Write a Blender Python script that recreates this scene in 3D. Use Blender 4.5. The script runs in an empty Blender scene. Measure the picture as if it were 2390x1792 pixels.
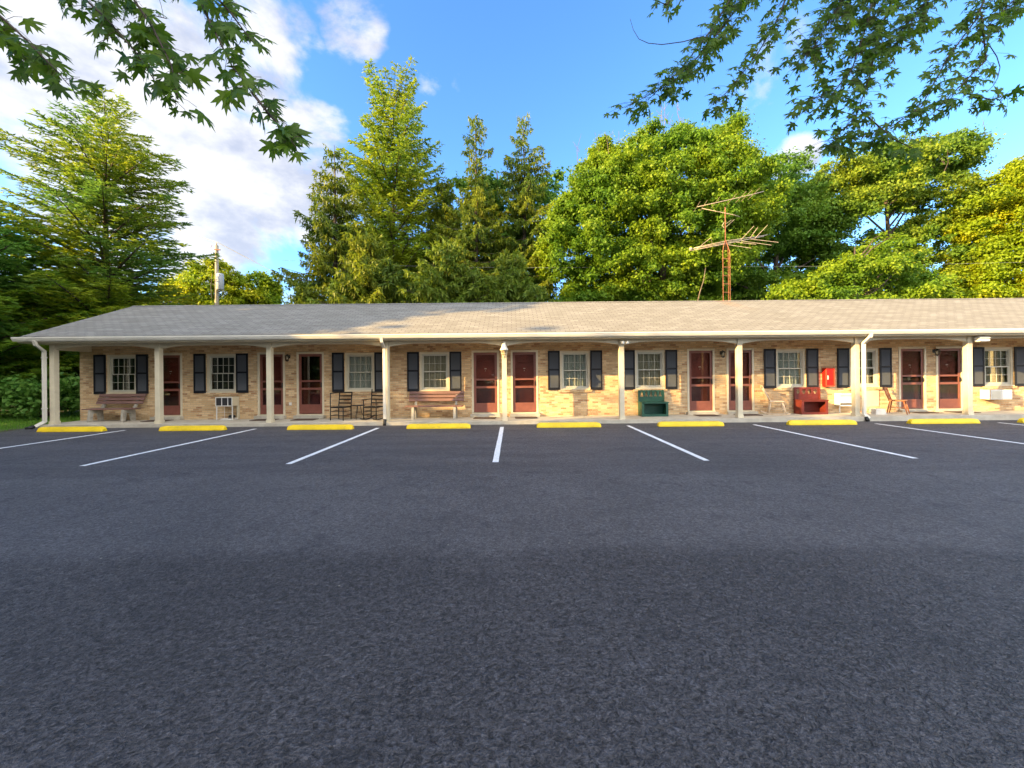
import bpy, math, random
import numpy as np
from mathutils import Vector, Matrix
C = bpy.context.scene
col = C.collection
R = math.radians
random.seed(7)
rng = np.random.default_rng(11)

# ------------------------------------------------------------------ camera, sky, sun, exposure
CAMZ = 1.57
F = 900.0 / 2390.0            # focal length / image width
cam = bpy.data.objects.new('camera', bpy.data.cameras.new('camera'))
col.objects.link(cam)
cam.data.sensor_width = 36.0
cam.data.lens = 36.0 * F
cam.data.shift_y = -23.0 / 2390.0
cam.data.clip_end = 3000
cam.data.clip_start = 0.05
cam.matrix_world = Matrix.Translation((0, 0, CAMZ)) @ Matrix.Rotation(R(90), 4, 'X') @ Matrix.Rotation(R(-0.5), 4, 'Z')
C.camera = cam
C.view_settings.view_transform = 'Standard'
C.view_settings.look = 'None'
C.view_settings.gamma = 1.0
C.view_settings.exposure = 2.52
SUN_EL = 17.0
SD = Vector((-0.885, -0.361, 0.292)).normalized()     # towards the sun
sun = bpy.data.objects.new('sun', bpy.data.lights.new('sun', 'SUN'))
col.objects.link(sun)
sun.data.energy = 3.8
sun.data.angle = R(0.5)
sun.data.color = (1.0, 0.68, 0.27)
sun.rotation_euler = SD.to_track_quat('Z', 'Y').to_euler()
sun.location = (-30, -12, 30)

def px(X, Y):
    """a point of the photograph (2212 wide) -> ray direction from the camera (x, z per metre of depth)"""
    sx, sy = X * 1.0805 - 1195.0, Y * 1.0805 - 873.0
    a = R(0.5)
    return (sx - a * sy) / 900.0, -(sy + a * sx) / 900.0
def at(X, Y, D):
    u, v = px(X, Y)
    return Vector((u * D, D, CAMZ + v * D))

W = bpy.data.worlds.new("World")
C.world = W
W.use_nodes = True
nt = W.node_tree
for n in list(nt.nodes): nt.nodes.remove(n)
def N(t, typ, **kw):
    n = t.nodes.new(typ)
    for k, v in kw.items():
        if k.startswith('i_'):
            key = k[2:].replace('_', ' ')
            n.inputs[int(key) if key.isdigit() else key].default_value = v
        else: setattr(n, k, v)
    return n
def L(t, a, b): t.links.new(a, b)
def math_(t, op, a, b=None, c=None, clamp=False):
    n = t.nodes.new('ShaderNodeMath'); n.operation = op; n.use_clamp = clamp
    for i, v in enumerate((a, b, c)):
        if v is None: continue
        if isinstance(v, (int, float)): n.inputs[i].default_value = v
        else: L(t, v, n.inputs[i])
    return n.outputs[0]
def smooth(t, v, a, b, lo=0.0, hi=1.0):
    n = t.nodes.new('ShaderNodeMapRange'); n.interpolation_type = 'SMOOTHSTEP'
    L(t, v, n.inputs['Value'])
    n.inputs['From Min'].default_value = a; n.inputs['From Max'].default_value = b
    n.inputs['To Min'].default_value = lo; n.inputs['To Max'].default_value = hi
    return n.outputs['Result']
def mixc(t, fac, a, b, mode='MIX'):
    n = t.nodes.new('ShaderNodeMix'); n.data_type = 'RGBA'; n.blend_type = mode
    for s, v in ((0, fac), (6, a), (7, b)):
        if isinstance(v, (int, float)): n.inputs[s].default_value = v
        elif isinstance(v, tuple): n.inputs[s].default_value = (*v[:3], 1)
        else: L(t, v, n.inputs[s])
    return n.outputs[2]
sky = N(nt, 'ShaderNodeTexSky', sky_type='NISHITA')
sky.sun_disc = False
sky.sun_elevation = R(SUN_EL)
sky.sun_rotation = math.atan2(SD.x, SD.y)
sky.air_density = 1.0; sky.dust_density = 0.4; sky.ozone_density = 3.0
tc = N(nt, 'ShaderNodeTexCoord')
hs = N(nt, 'ShaderNodeHueSaturation'); hs.inputs['Saturation'].default_value = 1.12; hs.inputs['Value'].default_value = 1.0
L(nt, sky.outputs[0], hs.inputs['Color'])
sxyz = N(nt, 'ShaderNodeSeparateXYZ'); L(nt, tc.outputs['Generated'], sxyz.inputs[0])
# cumulus banks: each a direction in the sky with an angular radius
clouds = [(60, 250, 330), (330, 330, 300), (520, 420, 190), (690, 330, 125), (250, 60, 300), (560, 190, 110), (720, 20, 90),
          (560, 20, 90), (1715, 345, 50), (450, 558, 50), (640, 612, 55), (120, 560, 160), (930, 165, 38), (990, 165, 30)]
wn_ = N(nt, 'ShaderNodeTexNoise', i_Scale=2.6, i_Detail=5.0, i_Roughness=0.55); L(nt, tc.outputs['Generated'], wn_.inputs['Vector'])
wv = N(nt, 'ShaderNodeVectorMath', operation='SUBTRACT'); L(nt, wn_.outputs['Color'], wv.inputs[0]); wv.inputs[1].default_value = (.5, .5, .5)
wsc = N(nt, 'ShaderNodeVectorMath', operation='SCALE'); L(nt, wv.outputs[0], wsc.inputs[0]); wsc.inputs['Scale'].default_value = 0.42
wad = N(nt, 'ShaderNodeVectorMath', operation='ADD'); L(nt, tc.outputs['Generated'], wad.inputs[0]); L(nt, wsc.outputs[0], wad.inputs[1])
wno = N(nt, 'ShaderNodeVectorMath', operation='NORMALIZE'); L(nt, wad.outputs[0], wno.inputs[0])
dens = None
for (cx, cy, rr) in clouds:
    u, v = px(cx, cy); d = Vector((u, 1, v)); k = d.length; d.normalize()
    ang = rr * 1.0805 / 900.0 / k ** 1.5
    vd = N(nt, 'ShaderNodeVectorMath', operation='DOT_PRODUCT'); L(nt, (wno.outputs[0] if rr > 60 else tc.outputs['Generated']), vd.inputs[0]); vd.inputs[1].default_value = d
    wgt = 0.62 if rr < 45 else (0.72 if cy < 30 else 1.0)
    s = smooth(nt, vd.outputs['Value'], math.cos(ang * 1.6), math.cos(ang * 0.15), 0, wgt)
    dens = s if dens is None else math_(nt, 'MAXIMUM', dens, s)
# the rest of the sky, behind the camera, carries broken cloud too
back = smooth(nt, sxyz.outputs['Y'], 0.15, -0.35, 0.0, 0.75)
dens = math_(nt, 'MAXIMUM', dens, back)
mp = N(nt, 'ShaderNodeMapping'); mp.inputs['Scale'].default_value = (1, 1, 1.7); L(nt, tc.outputs['Generated'], mp.inputs[0])
n1 = N(nt, 'ShaderNodeTexNoise', i_Scale=3.6, i_Detail=10.0, i_Roughness=0.60, i_Distortion=0.35); L(nt, mp.outputs[0], n1.inputs['Vector'])
n2 = N(nt, 'ShaderNodeTexNoise', i_Scale=5.0, i_Detail=7.0, i_Roughness=0.58); L(nt, mp.outputs[0], n2.inputs['Vector'])
dsum = math_(nt, 'ADD', dens, math_(nt, 'MULTIPLY', math_(nt, 'SUBTRACT', n1.outputs[0], 0.52), 2.9))
mask = smooth(nt, dsum, 0.36, 0.86)
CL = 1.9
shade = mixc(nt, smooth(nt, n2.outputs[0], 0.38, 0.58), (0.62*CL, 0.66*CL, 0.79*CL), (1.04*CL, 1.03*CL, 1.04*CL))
sdot = N(nt, 'ShaderNodeVectorMath', operation='DOT_PRODUCT'); L(nt, tc.outputs['Generated'], sdot.inputs[0]); sdot.inputs[1].default_value = SD
shade = mixc(nt, smooth(nt, sxyz.outputs['Y'], 0.05, -0.45), shade, (5.3*CL, 5.1*CL, 4.8*CL))      # unseen cloud behind the camera, brightened to add fill light
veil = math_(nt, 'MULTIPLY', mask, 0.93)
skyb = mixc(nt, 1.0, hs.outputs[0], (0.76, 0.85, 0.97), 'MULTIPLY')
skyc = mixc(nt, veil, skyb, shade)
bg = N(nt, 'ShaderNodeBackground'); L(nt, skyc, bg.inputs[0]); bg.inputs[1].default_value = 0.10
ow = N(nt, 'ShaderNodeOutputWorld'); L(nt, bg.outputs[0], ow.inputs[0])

# ------------------------------------------------------------------ helpers
def mat(name, color, rough=0.6, spec=0.4, metal=0.0, var=0.0, vscale=6.0, bump=0.0, bscale=40.0, coord='Object', color2=None, coat=0.0, stretch=None):
    m = bpy.data.materials.new(name); m.use_nodes = True
    t = m.node_tree; b = t.nodes['Principled BSDF']
    b.inputs['Roughness'].default_value = rough
    b.inputs['Specular IOR Level'].default_value = spec
    b.inputs['Metallic'].default_value = metal
    b.inputs['Coat Weight'].default_value = coat
    b.inputs['Base Color'].default_value = (*color, 1)
    if var or bump or color2:
        tcn = N(t, 'ShaderNodeTexCoord'); src = tcn.outputs[coord]
        if stretch:
            mpn = N(t, 'ShaderNodeMapping'); mpn.inputs['Scale'].default_value = stretch; L(t, src, mpn.inputs[0]); src = mpn.outputs[0]
        if var or color2:
            nn = N(t, 'ShaderNodeTexNoise', i_Scale=vscale, i_Detail=6.0, i_Roughness=0.6); L(t, src, nn.inputs['Vector'])
            c2 = color2 or tuple(c * (1 - var) for c in color)
            c1 = color if color2 else tuple(min(1, c * (1 + var * .6)) for c in color)
            L(t, mixc(t, smooth(t, nn.outputs[0], 0.35, 0.65), c2, c1), b.inputs['Base Color'])
        if bump:
            nb = N(t, 'ShaderNodeTexNoise', i_Scale=bscale, i_Detail=4.0); L(t, src, nb.inputs['Vector'])
            bp = N(t, 'ShaderNodeBump', i_Strength=bump, i_Distance=0.01); L(t, nb.outputs[0], bp.inputs['Height']); L(t, bp.outputs[0], b.inputs['Normal'])
    return m

def tag(o, label=None, cat=None, group=None, kind=None):
    if label: o['label'] = label
    if cat: o['category'] = cat
    if group: o['group'] = group
    if kind: o['kind'] = kind
    return o
def empty(name, loc=(0, 0, 0), rz=0.0, label=None, cat=None, group=None):
    o = bpy.data.objects.new(name, None); col.objects.link(o)
    o.location = loc; o.rotation_euler = (0, 0, rz); o.empty_display_size = 0.2
    return tag(o, label, cat, group)
def link_mesh(name, me, m, parent=None, loc=None):
    o = bpy.data.objects.new(name, me); col.objects.link(o)
    if m: me.materials.append(m)
    if parent: o.parent = parent
    if loc is not None: o.location = loc
    return o
kids = {}
def copy_tree(o, parent=None, loc=None, rz=None):
    c = o.copy(); col.objects.link(c); c.parent = parent
    if loc is not None: c.location = loc
    if rz is not None: c.rotation_euler = (0, 0, rz)
    for ch in list(bpy.data.objects):
        if ch.parent == o: copy_tree(ch, c)
    return c

class MB:
    """collects boxes, tubes, prisms and lathes into one mesh"""
    def __init__(s): s.v = []; s.f = []; s.sm = []
    def add(s, vs, fs, smooth=False):
        b = len(s.v); s.v += [tuple(v) for v in vs]; s.f += [tuple(i + b for i in f) for f in fs]; s.sm += [smooth] * len(fs); return s
    def box(s, x0, x1, y0, y1, z0, z1, M=None, bev=0.0):
        if bev > 0:
            b = bev
            vs = []; 
            prof = [(x0+b, y0), (x1-b, y0), (x1, y0+b), (x1, y1-b), (x1-b, y1), (x0+b, y1), (x0, y1-b), (x0, y0+b)]
            ins = [(x0+b, y0+b), (x1-b, y0+b), (x1-b, y0+b), (x1-b, y1-b), (x1-b, y1-b), (x0+b, y1-b), (x0+b, y1-b), (x0+b, y0+b)]
            for z, pr in ((z0, ins), (z0+b, prof), (z1-b, prof), (z1, ins)):
                vs += [Vector((p[0], p[1], z)) for p in pr]
            fs = []
            for r in range(3):
                for i in range(8):
                    j = (i+1) % 8; fs.append((r*8+i, r*8+j, r*8+8+j, r*8+8+i))
            fs.append((7, 5, 3, 1)); fs.append((24+1, 24+3, 24+5, 24+7))
        else:
            vs = [Vector(p) for p in ((x0,y0,z0),(x1,y0,z0),(x1,y1,z0),(x0,y1,z0),(x0,y0,z1),(x1,y0,z1),(x1,y1,z1),(x0,y1,z1))]
            fs = [(3,2,1,0),(4,5,6,7),(0,1,5,4),(1,2,6,5),(2,3,7,6),(3,0,4,7)]
        if M is not None: vs = [M @ v for v in vs]
        return s.add(vs, fs)
    def tube(s, pts, r, n=8, cap=True):
        pts = [Vector(p) for p in pts]; m = len(pts)
        rs = r if isinstance(r, (list, tuple)) else [r] * m
        vs = []; up = None
        for i, p in enumerate(pts):
            d = (pts[min(i+1, m-1)] - pts[max(i-1, 0)])
            if d.length < 1e-9: d = Vector((0, 0, 1))
            d.normalize()
            if up is None: up = Vector((0, 0, 1)) if abs(d.z) < .95 else Vector((1, 0, 0))
            a = d.cross(up)
            if a.length < 1e-4: a = d.cross(Vector((0, 1, 0)))
            a.normalize(); b = a.cross(d).normalized(); up = b
            for k in range(n):
                th = 2 * math.pi * (k + .5) / n
                vs.append(p + (a * math.cos(th) + b * math.sin(th)) * rs[i])
        fs = [(i*n+k, i*n+(k+1) % n, (i+1)*n+(k+1) % n, (i+1)*n+k) for i in range(m-1) for k in range(n)]
        if cap: fs += [tuple(range(n)), tuple(range((m-1)*n, m*n))[::-1]]
        return s.add(vs, fs, n > 5)
    def bar(s, a, b, w, h, up=(0, 0, 1)):
        a, b = Vector(a), Vector(b); d = (b - a); l = d.length; d.normalize()
        u = Vector(up)
        sd = d.cross(u)
        if sd.length < 1e-4: sd = d.cross(Vector((0, 1, 0)))
        sd.normalize(); u = sd.cross(d)
        M = Matrix((( d.x, sd.x, u.x, a.x), (d.y, sd.y, u.y, a.y), (d.z, sd.z, u.z, a.z), (0, 0, 0, 1)))
        return s.box(0, l, -w/2, w/2, -h/2, h/2, M)
    def lathe(s, prof, c=(0, 0, 0), n=16):
        vs = [(c[0] + r*math.cos(2*math.pi*k/n), c[1] + r*math.sin(2*math.pi*k/n), c[2] + z) for r, z in prof for k in range(n)]
        fs = [(i*n+k, i*n+(k+1) % n, (i+1)*n+(k+1) % n, (i+1)*n+k) for i in range(len(prof)-1) for k in range(n)]
        return s.add(vs, fs, True)
    def prism(s, poly, y0, y1, M=None):
        """polygon in x,z extruded along y"""
        n = len(poly)
        vs = [Vector((p[0], y0, p[1])) for p in poly] + [Vector((p[0], y1, p[1])) for p in poly]
        if M is not None: vs = [M @ v for v in vs]
        fs = [tuple(range(n)), tuple(range(n, 2*n))[::-1]] + [(i, i+n, (i+1) % n+n, (i+1) % n) for i in range(n)]
        return s.add(vs, fs)
    def build(s, name, m, parent=None, loc=None):
        me = bpy.data.meshes.new(name); me.from_pydata(s.v, [], s.f)
        for p, q in zip(me.polygons, s.sm): p.use_smooth = q
        me.update()
        import bmesh
        bm = bmesh.new(); bm.from_mesh(me); bmesh.ops.recalc_face_normals(bm, faces=bm.faces); bm.to_mesh(me); bm.free()
        return link_mesh(name, me, m, parent, loc)

def grid_panel(mb, xs, zs, solid, y, thick, flip=False):
    """flat panel in the x-z plane (front at y, back at y+thick) from a grid of cells; open cells get reveals"""
    nx, nz = len(xs)-1, len(zs)-1
    S = lambda i, j: 0 <= i < nx and 0 <= j < nz and solid(i, j)
    for i in range(nx):
        for j in range(nz):
            if not S(i, j): continue
            x0, x1, z0, z1 = xs[i], xs[i+1], zs[j], zs[j+1]
            mb.add([(x0,y,z0),(x1,y,z0),(x1,y,z1),(x0,y,z1)], [(0,1,2,3)])
            mb.add([(x0,y+thick,z0),(x1,y+thick,z0),(x1,y+thick,z1),(x0,y+thick,z1)], [(3,2,1,0)])
            if not S(i-1, j): mb.add([(x0,y,z0),(x0,y+thick,z0),(x0,y+thick,z1),(x0,y,z1)], [(0,3,2,1)])
            if not S(i+1, j): mb.add([(x1,y,z0),(x1,y+thick,z0),(x1,y+thick,z1),(x1,y,z1)], [(0,1,2,3)])
            if not S(i, j-1): mb.add([(x0,y,z0),(x1,y,z0),(x1,y+thick,z0),(x0,y+thick,z0)], [(0,3,2,1)])
            if not S(i, j+1): mb.add([(x0,y,z1),(x1,y,z1),(x1,y+thick,z1),(x0,y+thick,z1)], [(0,1,2,3)])

# ------------------------------------------------------------------ materials
def m_brick():
    m = bpy.data.materials.new('buff_brick'); m.use_nodes = True; t = m.node_tree; b = t.nodes['Principled BSDF']
    tcn = N(t, 'ShaderNodeTexCoord'); s = N(t, 'ShaderNodeSeparateXYZ'); L(t, tcn.outputs['Object'], s.inputs[0])
    cb = N(t, 'ShaderNodeCombineXYZ'); L(t, math_(t, 'ADD', s.outputs[0], s.outputs[1]), cb.inputs[0]); L(t, s.outputs[2], cb.inputs[1])
    br = N(t, 'ShaderNodeTexBrick', offset=0.5, i_Scale=1.0, i_Mortar_Size=0.007, i_Mortar_Smooth=0.25, i_Bias=0.0, i_Brick_Width=0.20, i_Row_Height=0.0675)
    br.inputs['Color1'].default_value = (0, 0, 0, 1); br.inputs['Color2'].default_value = (1, 1, 1, 1)
    L(t, cb.outputs[0], br.inputs['Vector'])
    ramp = N(t, 'ShaderNodeValToRGB'); e = ramp.color_ramp; e.interpolation = 'CONSTANT'
    e.elements[0].position = 0.0; e.elements[0].color = (0.34, 0.17, 0.075, 1)
    e.elements[1].position = 0.05; e.elements[1].color = (0.46, 0.275, 0.13, 1)
    for p, c in ((0.20, (0.57, 0.37, 0.185)), (0.44, (0.64, 0.43, 0.225)), (0.62, (0.54, 0.34, 0.165)), (0.76, (0.68, 0.48, 0.265)), (0.93, (0.42, 0.22, 0.10))):
        el = e.elements.new(p); el.color = (*c, 1)
    L(t, br.outputs['Color'], ramp.inputs[0])
    nn = N(t, 'ShaderNodeTexNoise', i_Scale=30.0, i_Detail=5.0, i_Roughness=0.7); L(t, cb.outputs[0], nn.inputs['Vector'])
    c = mixc(t, smooth(t, nn.outputs[0], 0.40, 0.72, 0.0, 0.35), ramp.outputs[0], (0.74, 0.62, 0.44))
    nl = N(t, 'ShaderNodeTexNoise', i_Scale=0.9, i_Detail=4.0); L(t, cb.outputs[0], nl.inputs['Vector'])
    c = mixc(t, smooth(t, nl.outputs[0], 0.35, 0.7, 0.0, 0.12), c, (0.42, 0.25, 0.12))
    mm = br.outputs['Fac']
    c = mixc(t, mm, c, (0.46, 0.37, 0.24))
    L(t, c, b.inputs['Base Color']); b.inputs['Roughness'].default_value = 0.85; b.inputs['Specular IOR Level'].default_value = 0.2
    bp = N(t, 'ShaderNodeBump', i_Strength=0.7, i_Distance=0.012)
    L(t, math_(t, 'ADD', math_(t, 'MULTIPLY', mm, -1.0), math_(t, 'MULTIPLY', nn.outputs[0], 0.9)), bp.inputs['Height']); L(t, bp.outputs[0], b.inputs['Normal'])
    return m
def m_shingle():
    m = bpy.data.materials.new('asphalt_shingle'); m.use_nodes = True; t = m.node_tree; b = t.nodes['Principled BSDF']
    tcn = N(t, 'ShaderNodeTexCoord'); s = N(t, 'ShaderNodeSeparateXYZ'); L(t, tcn.outputs['Object'], s.inputs[0])
    cb = N(t, 'ShaderNodeCombineXYZ'); L(t, s.outputs[0], cb.inputs[0]); L(t, math_(t, 'MULTIPLY', s.outputs[1], 1.104), cb.inputs[1])
    br = N(t, 'ShaderNodeTexBrick', offset=0.5, i_Scale=1.0, i_Mortar_Size=0.010, i_Mortar_Smooth=0.3, i_Bias=0.0, i_Brick_Width=0.305, i_Row_Height=0.150)
    br.inputs['Color1'].default_value = (0, 0, 0, 1); br.inputs['Color2'].default_value = (1, 1, 1, 1)
    L(t, cb.outputs[0], br.inputs['Vector'])
    c = mixc(t, br.outputs['Color'], (0.215, 0.20, 0.17), (0.285, 0.27, 0.232))
    n1 = N(t, 'ShaderNodeTexNoise', i_Scale=260.0, i_Detail=2.0); L(t, cb.outputs[0], n1.inputs['Vector'])
    c = mixc(t, smooth(t, n1.outputs[0], 0.3, 0.7, 0.0, 0.25), c, (0.15, 0.14, 0.12))
    mp2 = N(t, 'ShaderNodeMapping'); mp2.inputs['Scale'].default_value = (0.35, 1.6, 1); L(t, cb.outputs[0], mp2.inputs[0])
    n2 = N(t, 'ShaderNodeTexNoise', i_Scale=2.0, i_Detail=6.0, i_Roughness=0.65); L(t, mp2.outputs[0], n2.inputs['Vector'])
    c = mixc(t, smooth(t, n2.outputs[0], 0.38, 0.66, 0.0, 0.45), c, (0.16, 0.145, 0.115))
    # brown rust streak below the antenna
    rs = math_(t, 'MULTIPLY', smooth(t, math_(t, 'ABSOLUTE', math_(t, 'SUBTRACT', math_(t, 'ADD', s.outputs[0], math_(t, 'MULTIPLY', s.outputs[1], 0.30)), 13.15)), 0.45, 0.05), smooth(t, n2.outputs[0], 0.3, 0.6, 0.3, 1.0))
    rs = math_(t, 'MULTIPLY', rs, smooth(t, s.outputs[1], 14.0, 15.4))
    c = mixc(t, math_(t, 'MULTIPLY', rs, 0.40), c, (0.33, 0.17, 0.06))
    c = mixc(t, math_(t, 'MULTIPLY', br.outputs['Fac'], 0.85), c, (0.09, 0.08, 0.07))
    L(t, c, b.inputs['Base Color']); b.inputs['Roughness'].default_value = 0.9; b.inputs['Specular IOR Level'].default_value = 0.2
    w = N(t, 'ShaderNodeMath', operation='FRACT'); L(t, math_(t, 'DIVIDE', math_(t, 'MULTIPLY', s.outputs[1], 1.104), 0.150), w.inputs[0])
    bp = N(t, 'ShaderNodeBump', i_Strength=0.9, i_Distance=0.012)
    L(t, math_(t, 'ADD', math_(t, 'MULTIPLY', w.outputs[0], -1.0), math_(t, 'MULTIPLY', br.outputs['Fac'], -0.5)), bp.inputs['Height']); L(t, bp.outputs[0], b.inputs['Normal'])
    return m
def m_asphalt():
    m = bpy.data.materials.new('asphalt'); m.use_nodes = True; t = m.node_tree; b = t.nodes['Principled BSDF']
    tcn = N(t, 'ShaderNodeTexCoord'); P = tcn.outputs['Object']; s = N(t, 'ShaderNodeSeparateXYZ'); L(t, P, s.inputs[0])
    nf = N(t, 'ShaderNodeTexNoise', i_Scale=95.0, i_Detail=3.0, i_Roughness=0.6); L(t, P, nf.inputs['Vector'])
    nm = N(t, 'ShaderNodeTexNoise', i_Scale=33.0, i_Detail=4.0, i_Roughness=0.55, i_Distortion=0.7); L(t, P, nm.inputs['Vector'])
    nl = N(t, 'ShaderNodeTexNoise', i_Scale=0.55, i_Detail=5.0, i_Roughness=0.55); L(t, P, nl.inputs['Vector'])
    mps = N(t, 'ShaderNodeMapping'); mps.inputs['Scale'].default_value = (0.35, 2.2, 1); L(t, P, mps.inputs[0])
    ns = N(t, 'ShaderNodeTexNoise', i_Scale=1.0, i_Detail=5.0, i_Roughness=0.6); L(t, mps.outputs[0], ns.inputs['Vector'])
    edge = math_(t, 'ADD', s.outputs[1], math_(t, 'MULTIPLY', math_(t, 'SUBTRACT', nl.outputs[0], 0.5), 0.6))
    newer = smooth(t, edge, 3.62, 3.20)                                    # the coarser lane nearest the camera
    band = math_(t, 'MULTIPLY', smooth(t, edge, 6.15, 6.0), 1.0)
    far = mixc(t, smooth(t, ns.outputs[0], 0.3, 0.7), (0.048, 0.046, 0.048), (0.082, 0.076, 0.079))
    far = mixc(t, smooth(t, nl.outputs[0], 0.45, 0.7, 0.0, 0.4), far, (0.084, 0.076, 0.073))
    mid = mixc(t, smooth(t, nl.outputs[0], 0.3, 0.7), (0.068, 0.064, 0.066), (0.098, 0.092, 0.094))
    near = mixc(t, smooth(t, nl.outputs[0], 0.3, 0.7), (0.044, 0.041, 0.043), (0.070, 0.065, 0.067))
    c = mixc(t, band, far, mid); c = mixc(t, newer, c, near)
    pits = smooth(t, nm.outputs[0], 0.46, 0.38)
    lumps = smooth(t, nm.outputs[0], 0.52, 0.64)
    grit = smooth(t, nf.outputs[0], 0.35, 0.68)
    c = mixc(t, math_(t, 'MULTIPLY', pits, math_(t, 'ADD', 0.30, math_(t, 'MULTIPLY', newer, 0.58))), c, (0.008, 0.008, 0.010))
    c = mixc(t, math_(t, 'MULTIPLY', lumps, math_(t, 'ADD', 0.12, math_(t, 'MULTIPLY', newer, 0.30))), c, (0.105, 0.102, 0.112))
    c = mixc(t, math_(t, 'MULTIPLY', grit, 0.35), c, (0.125, 0.12, 0.13))
    nd = N(t, 'ShaderNodeTexNoise', i_Scale=2.3, i_Detail=6.0, i_Roughness=0.7); L(t, P, nd.inputs['Vector'])
    c = mixc(t, smooth(t, nd.outputs[0], 0.52, 0.70, 0.0, 0.55), c, (0.030, 0.030, 0.036))
    for sc_, lo_, hi_ in ((34.0, 0.74, 1.22), (85.0, 0.62, 1.42)):          # stones of the aggregate, each its own grey
        va = N(t, 'ShaderNodeTexVoronoi', i_Scale=sc_); L(t, P, va.inputs['Vector'])
        sv = N(t, 'ShaderNodeSeparateColor'); L(t, va.outputs['Color'], sv.inputs[0])
        cv = N(t, 'ShaderNodeCombineColor'); k_ = math_(t, 'ADD', lo_, math_(t, 'MULTIPLY', sv.outputs[0], hi_ - lo_))
        for ii in range(3): L(t, k_, cv.inputs[ii])
        c = mixc(t, 1.0, c, cv.outputs[0], 'MULTIPLY')
    vs = N(t, 'ShaderNodeTexVoronoi', i_Scale=2.6); L(t, P, vs.inputs['Vector'])
    c = mixc(t, smooth(t, vs.outputs['Distance'], 0.030, 0.018, 0.0, 0.55), c, (0.42, 0.38, 0.30))
    L(t, c, b.inputs['Base Color'])
    b.inputs['Specular IOR Level'].default_value = 0.35
    L(t, smooth(t, nm.outputs[0], 0.3, 0.7, 0.62, 0.80), b.inputs['Roughness'])
    h = math_(t, 'ADD', math_(t, 'MULTIPLY', nm.outputs[0], math_(t, 'ADD', 0.30, math_(t, 'MULTIPLY', newer, 1.3))), math_(t, 'MULTIPLY', nf.outputs[0], 0.55))
    h = math_(t, 'ADD', h, math_(t, 'MULTIPLY', newer, -0.6))
    bp = N(t, 'ShaderNodeBump', i_Strength=1.0, i_Distance=0.030); L(t, h, bp.inputs['Height']); L(t, bp.outputs[0], b.inputs['Normal'])
    return m
def m_leaf(name, c1, c2, trans=0.35, c3=None, rough=0.55, spec=0.25):
    m = bpy.data.materials.new(name); m.use_nodes = True; t = m.node_tree; b = t.nodes['Principled BSDF']
    at_ = N(t, 'ShaderNodeAttribute', attribute_name='lv')
    c = mixc(t, at_.outputs['Fac'], c1, c2)
    if c3:
        tcn = N(t, 'ShaderNodeTexCoord')
        nn = N(t, 'ShaderNodeTexNoise', i_Scale=0.35, i_Detail=3.0); L(t, tcn.outputs['Object'], nn.inputs['Vector'])
        c = mixc(t, smooth(t, nn.outputs[0], 0.42, 0.62), c, c3)
    L(t, c, b.inputs['Base Color']); b.inputs['Roughness'].default_value = rough; b.inputs['Specular IOR Level'].default_value = spec
    tr = N(t, 'ShaderNodeBsdfTranslucent'); L(t, c, tr.inputs[0])
    mx = N(t, 'ShaderNodeMixShader'); mx.inputs[0].default_value = trans
    L(t, b.outputs[0], mx.inputs[1]); L(t, tr.outputs[0], mx.inputs[2]); L(t, mx.outputs[0], t.nodes['Material Output'].inputs[0])
    return m
def m_glass(name, tint=(1, 1, 1), base=0.0, refl=0.8):
    m = bpy.data.materials.new(name); m.use_nodes = True; t = m.node_tree
    t.nodes.remove(t.nodes['Principled BSDF'])
    fr = N(t, 'ShaderNodeFresnel', i_IOR=1.5)
    tr = N(t, 'ShaderNodeBsdfTransparent'); tr.inputs[0].default_value = (*tint, 1)
    gl = N(t, 'ShaderNodeBsdfGlossy', i_Roughness=0.02)
    mx = N(t, 'ShaderNodeMixShader')
    L(t, math_(t, 'ADD', math_(t, 'MULTIPLY', fr.outputs[0], refl), base, clamp=True), mx.inputs[0])
    L(t, tr.outputs[0], mx.inputs[1]); L(t, gl.outputs[0], mx.inputs[2]); L(t, mx.outputs[0], t.nodes['Material Output'].inputs[0])
    return m
M = {}
M['brick'] = m_brick(); M['shingle'] = m_shingle(); M['asphalt'] = m_asphalt()
M['trim'] = mat('beige_trim_paint', (0.60, 0.53, 0.38), 0.5, var=0.08, vscale=3)
M['gutter'] = mat('white_gutter', (0.66, 0.63, 0.55), 0.35, var=0.06, vscale=2)
M['spout'] = mat('downspout_paint', (0.66, 0.62, 0.53), 0.35, var=0.06, vscale=2)
M['white'] = mat('white_paint', (0.64, 0.62, 0.57), 0.45, var=0.05)
M['vinyl'] = mat('window_vinyl', (0.50, 0.475, 0.385), 0.4)
M['shutter'] = mat('shutter_black', (0.012, 0.013, 0.017), 0.5, spec=0.2)
M['louver'] = mat('shutter_louver', (0.085, 0.092, 0.105), 0.5, spec=0.3)
M['door'] = mat('door_red', (0.23, 0.055, 0.038), 0.42, var=0.18, vscale=2.5)
M['screen'] = mat('storm_door_red', (0.20, 0.070, 0.050), 0.42, var=0.1)
M['mesh'] = m_glass('storm_glass', (0.86, 0.82, 0.80), 0.0, 0.35)
M['screen_mesh'] = m_glass('insect_screen', (0.70, 0.69, 0.67), 0.03, 0.4)
M['clear'] = m_glass('clear_storm_glass', (0.35, 0.33, 0.33), 0.06, 1.6)
M['glass'] = m_glass('window_glass', (0.84, 0.86, 0.86), 0.0, 0.45)
M['brass'] = mat('brass', (0.55, 0.40, 0.16), 0.3, metal=1.0)
M['number'] = mat('door_number', (0.75, 0.68, 0.55), 0.4)
M['curtain'] = mat('curtain_beige', (0.46, 0.40, 0.27), 0.9, var=0.1, vscale=4, stretch=(6, 1, .4))
M['curtain_grey'] = mat('curtain_pale', (0.50, 0.51, 0.42), 0.9, var=0.1, vscale=4, stretch=(6, 1, .4))
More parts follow.
